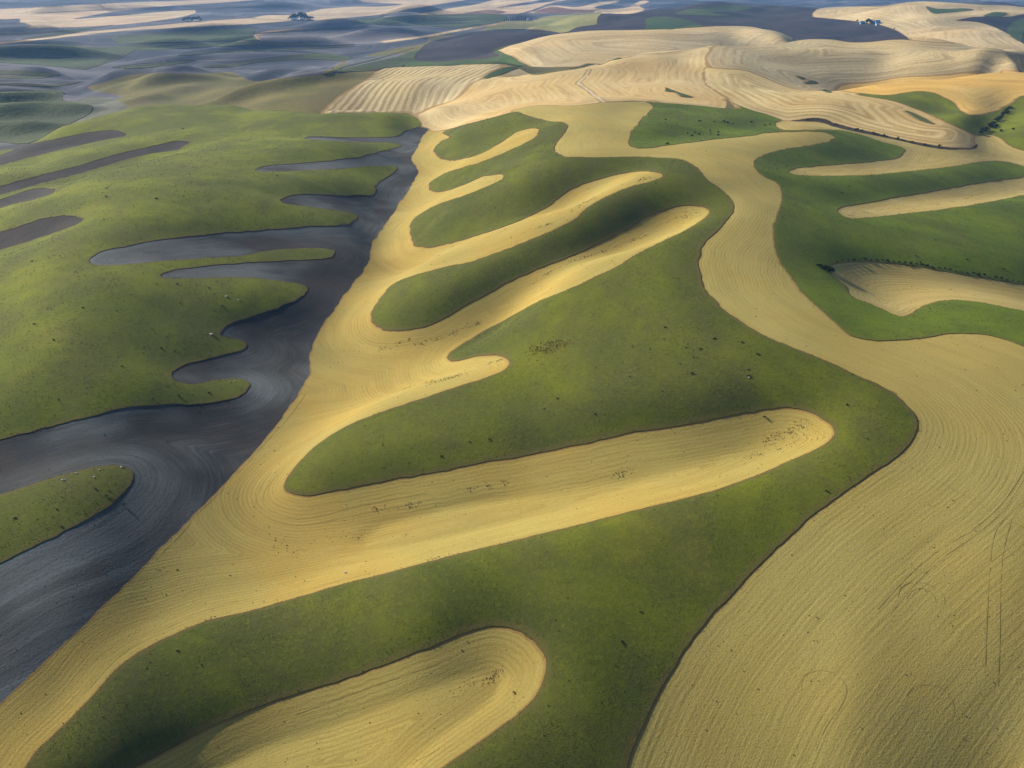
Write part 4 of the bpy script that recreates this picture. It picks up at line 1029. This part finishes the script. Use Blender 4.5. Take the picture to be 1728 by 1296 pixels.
# ------------------------------------------------------------------ wheel tracks
TRACKS = [
 ('pair of wheel tracks at the right edge, outer line', [(1727,847),(1705,866),(1678.7,901),(1670,965),(1665,1057),(1662,1137)], 0.35),
 ('pair of wheel tracks at the right edge, inner line', [(1728,852),(1711,869),(1695,922),(1689,976),(1687,1083),(1684,1160)], 0.35),
 ('long curving wheel track from the right edge into the lower field', [(1728,795),(1690,850),(1641,893),(1576,935),(1530,975),(1480,1030)], 0.3),
 ('second long curving wheel track beside the first', [(1728,808),(1698,855),(1650,900),(1590,942),(1545,985),(1500,1040)], 0.3),
 ('thin straight furrow crossing the lower right stubble', [(1512,774),(1560,800),(1620,832),(1680,866),(1727,890)], 0.22),
 ('turning loop in the lower right stubble, upper', [(1515,1008),(1522,990),(1545,982),(1575,990),(1592,1005),(1594,1024)], 0.3),
 ('inner turning loop in the lower right stubble, upper', [(1530,1010),(1540,997),(1558,993),(1575,1003),(1580,1020)], 0.25),
 ('turning loop in the lower right stubble, lower left', [(1352,1170),(1356,1142),(1380,1132),(1408,1137),(1428,1160),(1420,1190),(1395,1225),(1375,1270)], 0.3),
 ('turning loop in the lower right stubble, lower middle', [(1528,1175),(1545,1158),(1575,1157),(1600,1170),(1610,1200),(1600,1230)], 0.3),
 ('outer turning track round the nose of the big green finger', [(458,797),(445,813),(435.5,832),(431,853),(440,864),(461,878),(491,886),(523,885),(565,877),(620,866),(700,850)], 0.42),
 ('inner turning track round the nose of the big green finger', [(470,800),(456,815),(447,829.6),(443.6,846),(452,858.6),(472.6,870),(500,876),(542,871),(577,862),(634,849),(720,832)], 0.42),
 ('furrow beside the dark valley field, upper', [(515,666),(489,702),(450,745),(415,785),(398,801)], 0.55),
 ('furrow beside the dark valley field, lower', [(380,823),(347,854),(326,875),(315,891),(278,929),(259,947)], 0.5),
 ('turning track round the nose of the middle green finger', [(592,545),(592,552),(595,563),(606,575),(629,583),(657,586.5),(687,582),(722,574),(760,560)], 0.4),
 ('inner turning track round the nose of the middle green finger', [(604,548),(605,556),(610,567),(630,577),(660,580),(690,576),(720,568)], 0.35),
 ('turning track round the small green nose, outer', [(728,600),(718,607),(714,614),(720,623.5),(736,631.6),(752,636)], 0.35),
 ('turning track round the small green nose, inner', [(734,602),(725,609),(723,616),(736,623.5),(750,629)], 0.35),
 ('long furrow in the bottom golden tongue', [(500,1206),(560,1184),(613,1164.5),(670,1144),(725.7,1125),(763,1110)], 0.3),
 ('short dark furrow at the bottom of the golden tongue', [(684,1294),(715,1278),(744,1262)], 0.3),
 ('short dark scrape in the bend of the winding golden field', [(1224,492),(1232,500),(1241,508)], 0.5),
 ('long furrow in the third golden finger', [(870,490),(934,463),(999,430),(1064,406.5),(1110,388)], 0.5),
 ('bright edge furrow along the lower golden slope', [(540,988),(620,968),(720,940),(830,912)], 0.25),
 ('furrow along the lowest golden slope by the green field', [(140,1170),(200,1105),(270,1064),(350,1028),(430,1006)], 0.25),
 ('ring mark in the left green field', [(252,642),(225,644),(207,638),(203,630),(215,623),(240,621)], 0.22),
]
for lab, tp, wd in TRACKS:
    tp = np.array(tp, float)
    dens = []
    for i_ in range(len(tp) - 1):
        k_ = max(2, int(np.hypot(*(tp[i_ + 1] - tp[i_])) / 3))
        p0 = tp[max(i_ - 1, 0)]; p1 = tp[i_]; p2 = tp[i_ + 1]; p3 = tp[min(i_ + 2, len(tp) - 1)]
        for q_ in range(k_):
            t_ = q_ / k_
            dens.append(0.5 * ((2 * p1) + (-p0 + p2) * t_ + (2*p0 - 5*p1 + 4*p2 - p3) * t_ ** 2 + (-p0 + 3*p1 - 3*p2 + p3) * t_ ** 3))
    w = spots(dens)[:, :2]
    d_ = np.gradient(w, axis=0); d_ /= np.linalg.norm(d_, axis=1, keepdims=True) + 1e-9
    nrm = np.stack([-d_[:, 1], d_[:, 0]], -1)
    wv = 0.65 * wd * (0.30 + 0.22 * vnoise(np.arange(len(w)) / 4.0 + len(lab) * 7.3, np.zeros(len(w)), 51))
    l_ = w + nrm * wv[:, None]; r_ = w - nrm * wv[:, None]
    up = 0.05 if 'green field' not in lab else 0.30
    co = np.concatenate([np.column_stack([l_, height_xy(l_[:, 0], l_[:, 1]) + up]), np.column_stack([r_, height_xy(r_[:, 0], r_[:, 1]) + up])])
    k_ = len(w)
    fa = [(i_, i_ + 1, k_ + i_ + 1, k_ + i_) for i_ in range(k_ - 1) if vnoise(np.array([i_ / 5.0 + 11.7 * len(lab)]), np.array([0.5]), 52)[0] > -0.75]
    fa = [f[::-1] for f in fa]
    o_ = obj('wheel_track', new_mesh('wheel_track', co, fa, M_RUT))
    tag(o_, lab, 'track', kind='structure')

# ------------------------------------------------------------------ plants, rocks, farms
def leafy(seed, rx, rz, leaves, size, zc, holes=0.0):
    """a crown of small leaf faces spread through an uneven volume"""
    g = np.random.default_rng(seed)
    lobes = g.normal(0, 0.42, (7, 3)) * np.array([rx, rx, rz * 0.7]); lobes[0] = 0
    lr = g.uniform(0.45, 0.75, 7)
    li = g.integers(0, 7, leaves)
    d_ = g.normal(0, 1, (leaves, 3)); d_ /= np.linalg.norm(d_, axis=1, keepdims=True)
    rad = g.uniform(0.35, 1.0, leaves) ** 0.6
    c_ = lobes[li] + d_ * rad[:, None] * lr[li][:, None] * np.array([rx, rx, rz])
    c_[:, 2] = np.maximum(c_[:, 2] + zc, 0.05 * rz)
    a_ = g.normal(0, 1, (leaves, 3)); a_ /= np.linalg.norm(a_, axis=1, keepdims=True)
    b_ = np.cross(a_, g.normal(0, 1, (leaves, 3))); b_ /= np.linalg.norm(b_, axis=1, keepdims=True)
    s_ = size * g.uniform(0.6, 1.3, (leaves, 1))
    co = np.stack([c_ - a_ * s_ - b_ * s_ * .6, c_ + a_ * s_ - b_ * s_ * .6, c_ + a_ * s_ * .7 + b_ * s_ * .8, c_ - a_ * s_ * .7 + b_ * s_ * .8], 1).reshape(-1, 3)
    fa = (np.arange(leaves)[:, None] * 4 + np.arange(4)).tolist()
    tint = np.repeat(np.clip(g.normal(0.45, 0.25, leaves), 0, 1), 4)
    return co, fa, tint
def cone(r0, r1, h_, seg=7, bend=0.0):
    co = []
    for j_, (rr, zz) in enumerate(((r0, 0), ((r0 + r1) / 2, h_ * .5), (r1, h_))):
        for i_ in range(seg):
            a_ = 2 * math.pi * i_ / seg
            co.append((rr * math.cos(a_) + bend * j_, rr * math.sin(a_), zz))
    fa = [(j_ * seg + i_, j_ * seg + (i_ + 1) % seg, (j_ + 1) * seg + (i_ + 1) % seg, (j_ + 1) * seg + i_) for j_ in range(2) for i_ in range(seg)]
    return co, fa
def limbs(seed, h_, r_, rx):
    g = random.Random(seed)
    co, fa = cone(r_, r_ * .35, h_ * .62, 7, g.uniform(-.03, .03) * h_)
    for _ in range(5):
        a_ = g.uniform(0, 6.28); z0 = h_ * g.uniform(.25, .5); L_ = rx * g.uniform(.5, .8)
        tipp = (math.cos(a_) * L_, math.sin(a_) * L_, z0 + L_ * .8)
        b_ = len(co); w_ = r_ * .3
        co += [(w_, 0, z0), (-w_ * .5, w_ * .8, z0), (-w_ * .5, -w_ * .8, z0), tipp]
        fa += [(b_, b_ + 1, b_ + 3), (b_ + 1, b_ + 2, b_ + 3), (b_ + 2, b_, b_ + 3)]
    return co, fa
PROTO = {}
def plant(name, kind, seed, loc, scale, label, cat, group, rz=None):
    e_ = bpy.data.objects.new(name, None); col.objects.link(e_)
    e_.location = loc; e_.scale = (scale, scale, scale * random.uniform(.85, 1.15)); e_.rotation_euler = (0, 0, random.uniform(0, 6.28) if rz is None else rz)
    tag(e_, label, cat, group)
    k_ = (kind, seed)
    if k_ not in PROTO:
        if kind == 'shrub':      # unit: 1 m wide
            co, fa, ti_ = leafy(seed, 0.5, 0.38, 170, 0.075, 0.36)
            c2, f2 = limbs(seed, 0.55, 0.035, 0.35)
            PROTO[k_] = (new_mesh('foliage', co, fa, M_SHRUB, {'tint': ti_}), new_mesh('stem', c2, f2, M_STEM))
        elif kind == 'tree':     # unit: 1 m tall
            co, fa, ti_ = leafy(seed, 0.34, 0.36, 320, 0.042, 0.58)
            c2, f2 = limbs(seed, 0.8, 0.03, 0.3)
            PROTO[k_] = (new_mesh('crown', co, fa, M_TREE, {'tint': ti_}), new_mesh('trunk', c2, f2, M_STEM))
        else:                    # tall conifer
            co, fa, ti_ = leafy(seed, 0.15, 0.5, 300, 0.034, 0.52)
            co = np.array(co); f_ = np.clip(1.25 - co[:, 2], 0.12, 1.2); co[:, :2] *= f_[:, None]
            c2, f2 = limbs(seed, 0.9, 0.02, 0.12)
            PROTO[k_] = (new_mesh('crown', co, fa, M_TREE, {'tint': ti_}), new_mesh('trunk', c2, f2, M_STEM))
    top, low = PROTO[k_]
    obj('foliage' if kind == 'shrub' else 'crown', top, e_); obj('stem' if kind == 'shrub' else 'trunk', low, e_)
    return e_

# shrubs in the gully below the golden slope, in the green hollow and at the basin's tip
for i_ in range(16):
    t_ = i_ / 15
    px = 1655 + 50 * t_ + random.uniform(-3, 3); py = 227 - 43 * t_ ** 1.1 + random.uniform(-2, 2)
    plant('shrub', 'shrub', i_ % 5, spot(px, py, 300, 1500), random.uniform(3.5, 6.5), 'dark shrub in the gully below the golden slope', 'shrub', 'shrubs along the dark gully')
for i_ in range(9):
    plant('shrub', 'shrub', i_ % 5, spot(1672 + random.uniform(-12, 40), 216 + random.uniform(-8, 8), 300, 1500), random.uniform(2.0, 4), 'small shrub on the green slope right of the gully', 'shrub', 'small shrubs right of the gully')
for px, py in [(1228,208),(1236,210),(1268,207),(1291,212),(1300,211),(1222,206),(1205,206),(1180,205),(1123,203),(1160,226),(1172,225),(1198,222),(1212,224),(1180,228),(1199,226),(1212,229),(1126,244),(1168,230)]:
    plant('shrub', 'shrub', random.randrange(5), spot(px, py, 300, 1500), random.uniform(1.3, 2.6), 'dark shrub in the green hollow above the winding golden field', 'shrub', 'shrubs in the green hollow')
for i_ in range(9):
    plant('shrub', 'shrub', i_ % 5, spot(1381 + i_ * 2.8 + random.uniform(-2, 2), 450 + i_ * 1.1 + random.uniform(-2, 2)), random.uniform(1.6, 2.8), 'dark green shrub at the rounded tip of the pale basin', 'shrub', 'shrubs at the tip of the pale basin')
for i_ in range(34):
    t_ = i_ / 33
    px = 1412 + 316 * t_; py = float(np.interp(px, [1404, 1420, 1455, 1490, 1536, 1594, 1652, 1728], [446.5, 443, 440.5, 441.5, 447, 456.5, 466.5, 479.5])) + random.uniform(-3, .3)
    plant('shrub', 'shrub', i_ % 5, spot(px, py), random.uniform(0.9, 2.0), 'low dark shrub along the upper edge of the pale basin', 'shrub', 'shrubs along the upper edge of the pale basin')
for i_ in range(30):
    px = random.uniform(1362, 1600); py = float(np.interp(px, [1350, 1370, 1390, 1407, 1432, 1467, 1513, 1559, 1606], [203, 202.5, 203, 210, 217, 225, 235.5, 245, 251])) + random.uniform(-1.5, 1)
    plant('shrub', 'shrub', i_ % 5, spot(px, py, 300, 1500), random.uniform(1.5, 3.2), 'dark shrub on the bank at the foot of the striped mound', 'shrub', 'shrubs on the dark bank')

# weed clumps dotted over the green fields
WEED = []
for s_ in range(4):
    co, fa, ti_ = leafy(60 + s_, 0.5, 0.26, 60, 0.12, 0.2)
    WEED.append(new_mesh('weed_clump', co, fa, M_WEED, {'tint': ti_}))
wl = [(1158,588),(1183,590),(1120,573),(1117,661),(1263,636),(1278,599),(1005,621),(1063,637),(1067,586),(1252,579),(1168,631),(1148,615),(1206,573),(1170,604),(1176,605),(1123,554),(1263,625),(1290,705),
      (1429,684),(1004,700),(826,742),(792,747),(941,674),(918,690),(1395,830),(1080,1034),(942,1066),(867,1170),(1050,1085),(960,1150),(925,1193),(1083,1034),(235,1240),(205,1250),(248,1128),(330,690),(300,1100),
      (272,295),(265,336),(310,332),(180,333),(348,378),(309,218),(101,433),(54,442),(300,480),(304,512),(375,517),(352,487),(295,593),(242,597),(272,589),(206,619),(353,664),(301,669),(258,674),(335,682),(57,548),(90,575),(50,560),(140,520),
      (1631,439),(1694,455),(1708,453),(1546,433),(1484,431),(1552,444),(1420,326),(1718,390),(1578,406),(210,852),(184,829),(162,826),(96,861),(62,878),(104,890),(26,876),(180,838),(560,800),(745,771),(690,782)]
for q_ in sample_kind(lambda p: p[1] == 'green', 70, 1.9, 800, 30):
    WEED_q = Vector(q_); wl.append(WEED_q)
for i_, q_ in enumerate(wl):
    p_ = q_ if isinstance(q_, Vector) else spot(*q_)
    o_ = obj('weed_clump', WEED[i_ % 4])
    rr = math.hypot(p_.x, p_.y)
    s_ = random.uniform(0.6, 1.35) * min(1.5, max(0.7, (rr / 400) ** 0.6)) * (1.0 if i_ < 80 else 0.6)
    o_.location = (p_.x, p_.y, p_.z + 0.24); o_.scale = (s_, s_, s_ * random.uniform(.6, 1)); o_.rotation_euler = (0, 0, random.uniform(0, 6.28))
    where_ = next((t_ for k_, t_ in (('green_oval', 'green crop island at the lower left'), ('green_centre', 'large central green field'), ('green_right', 'green field right of the winding golden field'),
                   ('green_left', 'large green hill on the left'), ('green_top', 'green hollow above the winding golden field')) if inside(WPOLY[KEYI[k_]], np.array([[p_.x, p_.y]]))[0]), 'green slope below the golden slope')
    tag(o_, 'small dark weed clump in the ' + where_, 'weed', 'weed clumps in the ' + where_)

# pale rocks
def rock_mesh(seed):
    g = np.random.default_rng(seed)
    co = []
    for j_ in range(4):
        for i_ in range(8):
            ph = (j_ / 3.2) * math.pi / 2; a_ = 2 * math.pi * i_ / 8
            rr = g.uniform(0.8, 1.15)
            co.append((math.cos(a_) * math.cos(ph) * rr * .6, math.sin(a_) * math.cos(ph) * rr * .42, math.sin(ph) * rr * .34 - .03))
    co.append((0, 0, .36))
    fa = [(j_ * 8 + i_, j_ * 8 + (i_ + 1) % 8, (j_ + 1) * 8 + (i_ + 1) % 8, (j_ + 1) * 8 + i_) for j_ in range(3) for i_ in range(8)]
    fa += [(24 + i_, 24 + (i_ + 1) % 8, 32) for i_ in range(8)]
    return new_mesh('boulder', co, fa, M_ROCK)
for i_, (px, py, s_, lab) in enumerate([(159, 806, 1.0, 'small white rock in the green island, right of two side by side'), (107, 811, 1.5, 'largest pale rock in the green island'), (129, 800, 1.0, 'pale rock on the upper edge of the green island'),
        (206, 789, 1.2, 'pale rock near the rounded tip of the green island'), (168, 794, .8, 'tiny white rock near the upper edge of the green island'), (382, 501, 1.7, 'pinkish boulder in the left green field, larger of two'),
        (403, 507, 1.2, 'pinkish boulder in the left green field, smaller of two'), (357, 565, 2.0, 'pale grey boulder left of the pointed dark notch'), (388, 645, 1.1, 'pale rock on the tip of the lowest green finger, left'),
        (396, 644, 1.0, 'pale rock on the tip of the lowest green finger, right'), (1264, 638, .9, 'small pale stone on the central green hill'), (181, 318, 2.0, 'white stone on the crest of the left green hill'), (583, 957+10, .9, 'pale stone by the edge of the lower green field')]):
    o_ = obj('boulder', rock_mesh(i_)); p_ = spot(px, py)
    o_.location = (p_.x, p_.y, p_.z + 0.27); o_.scale = (s_,) * 3; o_.rotation_euler = (0, 0, random.uniform(0, 6))
    tag(o_, lab, 'rock')

# farm buildings and their trees
def gable(w_, d_, h_, rh, name, roof_m, loc, rz, label, wall_m=None):
    e_ = bpy.data.objects.new(name, None); col.objects.link(e_); e_.location = loc; e_.rotation_euler = (0, 0, rz)
    tag(e_, label, 'building')
    x_, y_ = w_ / 2, d_ / 2
    co = [(-x_, -y_, -2), (x_, -y_, -2), (x_, y_, -2), (-x_, y_, -2), (-x_, -y_, h_), (x_, -y_, h_), (x_, y_, h_), (-x_, y_, h_), (-x_, 0, h_ + rh), (x_, 0, h_ + rh)]
    obj('wall', new_mesh('wall', co, [(0, 1, 5, 4), (2, 3, 7, 6), (1, 2, 6, 9, 5), (3, 0, 4, 8, 7)], wall_m or M_WALL), e_)
    o1, o2, tk = .6, .5, .35
    k_ = rh / y_
    zl_ = h_ - o1 * k_ + .05
    co = [(-x_ - o2, -y_ - o1, zl_), (x_ + o2, -y_ - o1, zl_), (x_ + o2, 0, h_ + rh + .05), (-x_ - o2, 0, h_ + rh + .05), (-x_ - o2, y_ + o1, zl_), (x_ + o2, y_ + o1, zl_)]
    co += [(a_, b_, c_ + tk) for a_, b_, c_ in co]
    obj('roof', new_mesh('roof', co, [(1, 0, 3, 2), (2, 3, 4, 5), (6, 7, 8, 9), (9, 8, 11, 10), (0, 1, 7, 6), (5, 4, 10, 11), (1, 2, 8, 7), (2, 5, 11, 8), (3, 0, 6, 9), (4, 3, 9, 10)], roof_m), e_)
    dw = min(4.0, w_ * .25)
    obj('door', new_mesh('door', [(-dw / 2, -y_ - .06, -1), (dw / 2, -y_ - .06, -1), (dw / 2, -y_ - .06, h_ * .75), (-dw / 2, -y_ - .06, h_ * .75), (-dw / 2, -y_ + .1, -1), (dw / 2, -y_ + .1, -1), (dw / 2, -y_ + .1, h_ * .75), (-dw / 2, -y_ + .1, h_ * .75)],
        [(0, 1, 2, 3), (1, 5, 6, 2), (4, 0, 3, 7), (3, 2, 6, 7)], M_DOOR), e_)
    for sx in (-.32, .32):
        obj('window', new_mesh('window', [(sx * w_ - .8, -y_ - .05, h_ * .4), (sx * w_ + .8, -y_ - .05, h_ * .4), (sx * w_ + .8, -y_ - .05, h_ * .75), (sx * w_ - .8, -y_ - .05, h_ * .75)], [(0, 1, 2, 3)], M_DOOR), e_)
    return e_
def at_px(px, py, lift=0.0):
    p_ = spot(px, py, 1500, 9000); return p_
def grove(pts_, kind, label, group, hpx, name):
    for i_, (px, py, f_) in enumerate(pts_):
        p_ = at_px(px, py); rr = math.hypot(p_.x, p_.y)
        plant(name, kind, i_ % 6, p_ - Vector((0, 0, .4)), hpx * f_ * rr / FPX, label, 'tree', group)
grove([(309, 36, .7), (312, 35.5, .8), (316, 36, .9), (320, 35, 1), (324, 35.5, .8), (329, 35, 1), (332, 36, .9), (336, 35, 1), (339, 36, .7), (326, 34, .9)], 'tree', 'dark tree at the far left farmstead', 'trees at the far left farmstead', 7.5, 'farm_tree')
gable(18, 9, 5, 4, 'farmhouse', M_WALL, at_px(317, 37), 0.2, 'white house among trees at the far left farmstead, left one')
gable(16, 9, 5, 4, 'farmhouse', M_WALL, at_px(331, 37), -0.3, 'white house among trees at the far left farmstead, right one')
gr2 = []
for i_ in range(30):
    t_ = random.random(); px = 487 + 41 * t_
    gr2.append((px, 33.5 - random.uniform(0, 3.5) * math.sin(t_ * 3.1), 0.55 + .75 * math.sin(min(1, t_ * 1.1) * 2.9) * random.uniform(.7, 1.1)))
grove(gr2, 'tree', 'dark tree in the large clump at the far farmstead below the pale tan slope', 'trees of the large far clump', 8.0, 'farm_tree')
gable(26, 12, 6, 4, 'farmhouse', M_WALL, at_px(497, 34.2), 0.1, 'long white building in front of the large tree clump, left')
gable(15, 11, 7, 5, 'farmhouse', M_WALL, at_px(510, 34.4), 0.4, 'white house in front of the large tree clump, right')
grove([(851, 37.5, .8), (855, 36.8, 1), (858, 36.2, .9), (862, 35.8, 1.1), (865, 35.5, .9), (869, 35.2, 1), (873, 35, 1.1), (876, 35, 1), (880, 34.8, 1.2), (884, 34.8, 1.1), (887, 34.6, 1.3)], 'conifer', 'dark tree in the straight row left of the yellow-green hill', 'row of dark trees left of the yellow-green hill', 7.5, 'row_tree')
grove([(895, 35, .9), (898, 35, .7), (905.5, 34, .6)], 'conifer', 'lone dark tree just right of the row of trees', 'lone trees right of the row', 7.0, 'lone_tree')
gable(12, 9, 5, 4, 'farmhouse', M_WALL, at_px(891.5, 35.2), 0.2, 'small white house at the right end of the tree row')
grove([(1446.5, 38, .75)], 'tree', 'lone round dark tree left of the blue-roofed farm', None, 8, 'farm_tree')
grove([(1462, 40.5, 1.0), (1464, 40.5, 1.2), (1467.5, 41, 1.35), (1470, 41.5, 1.1)], 'tree', 'dark tree in the clump left of the blue-roofed barns', 'tree clump beside the blue-roofed farm', 7.5, 'farm_tree')
grove([(1509, 50, .8)], 'tree', 'tiny lone dark tree at the edge of the dark field right of the farm', None, 4, 'lone_tree')
gable(14, 9, 3, 4, 'farmhouse', M_ROOF_B, at_px(1455, 40), 0.2, 'low blue-roofed house between the two tree clumps', M_WALL_B)
gable(14, 12, 3, 6, 'barn', M_ROOF_B, at_px(1474.5, 40.5), -0.5, 'blue-roofed barn right of the dark tree clump', M_WALL_B)
gable(16, 13, 3, 7, 'barn', M_ROOF_B, at_px(1480, 40.0), 0.35, 'larger blue-roofed barn at the right end of the farm', M_WALL_B)
gable(9, 6, 3, 3, 'shed', M_ROOF_G, at_px(1480.5, 42.6), 0.1, 'white shed with grey roof in front of the blue-roofed barns')
print("details", round(time.time() - T0, 1))
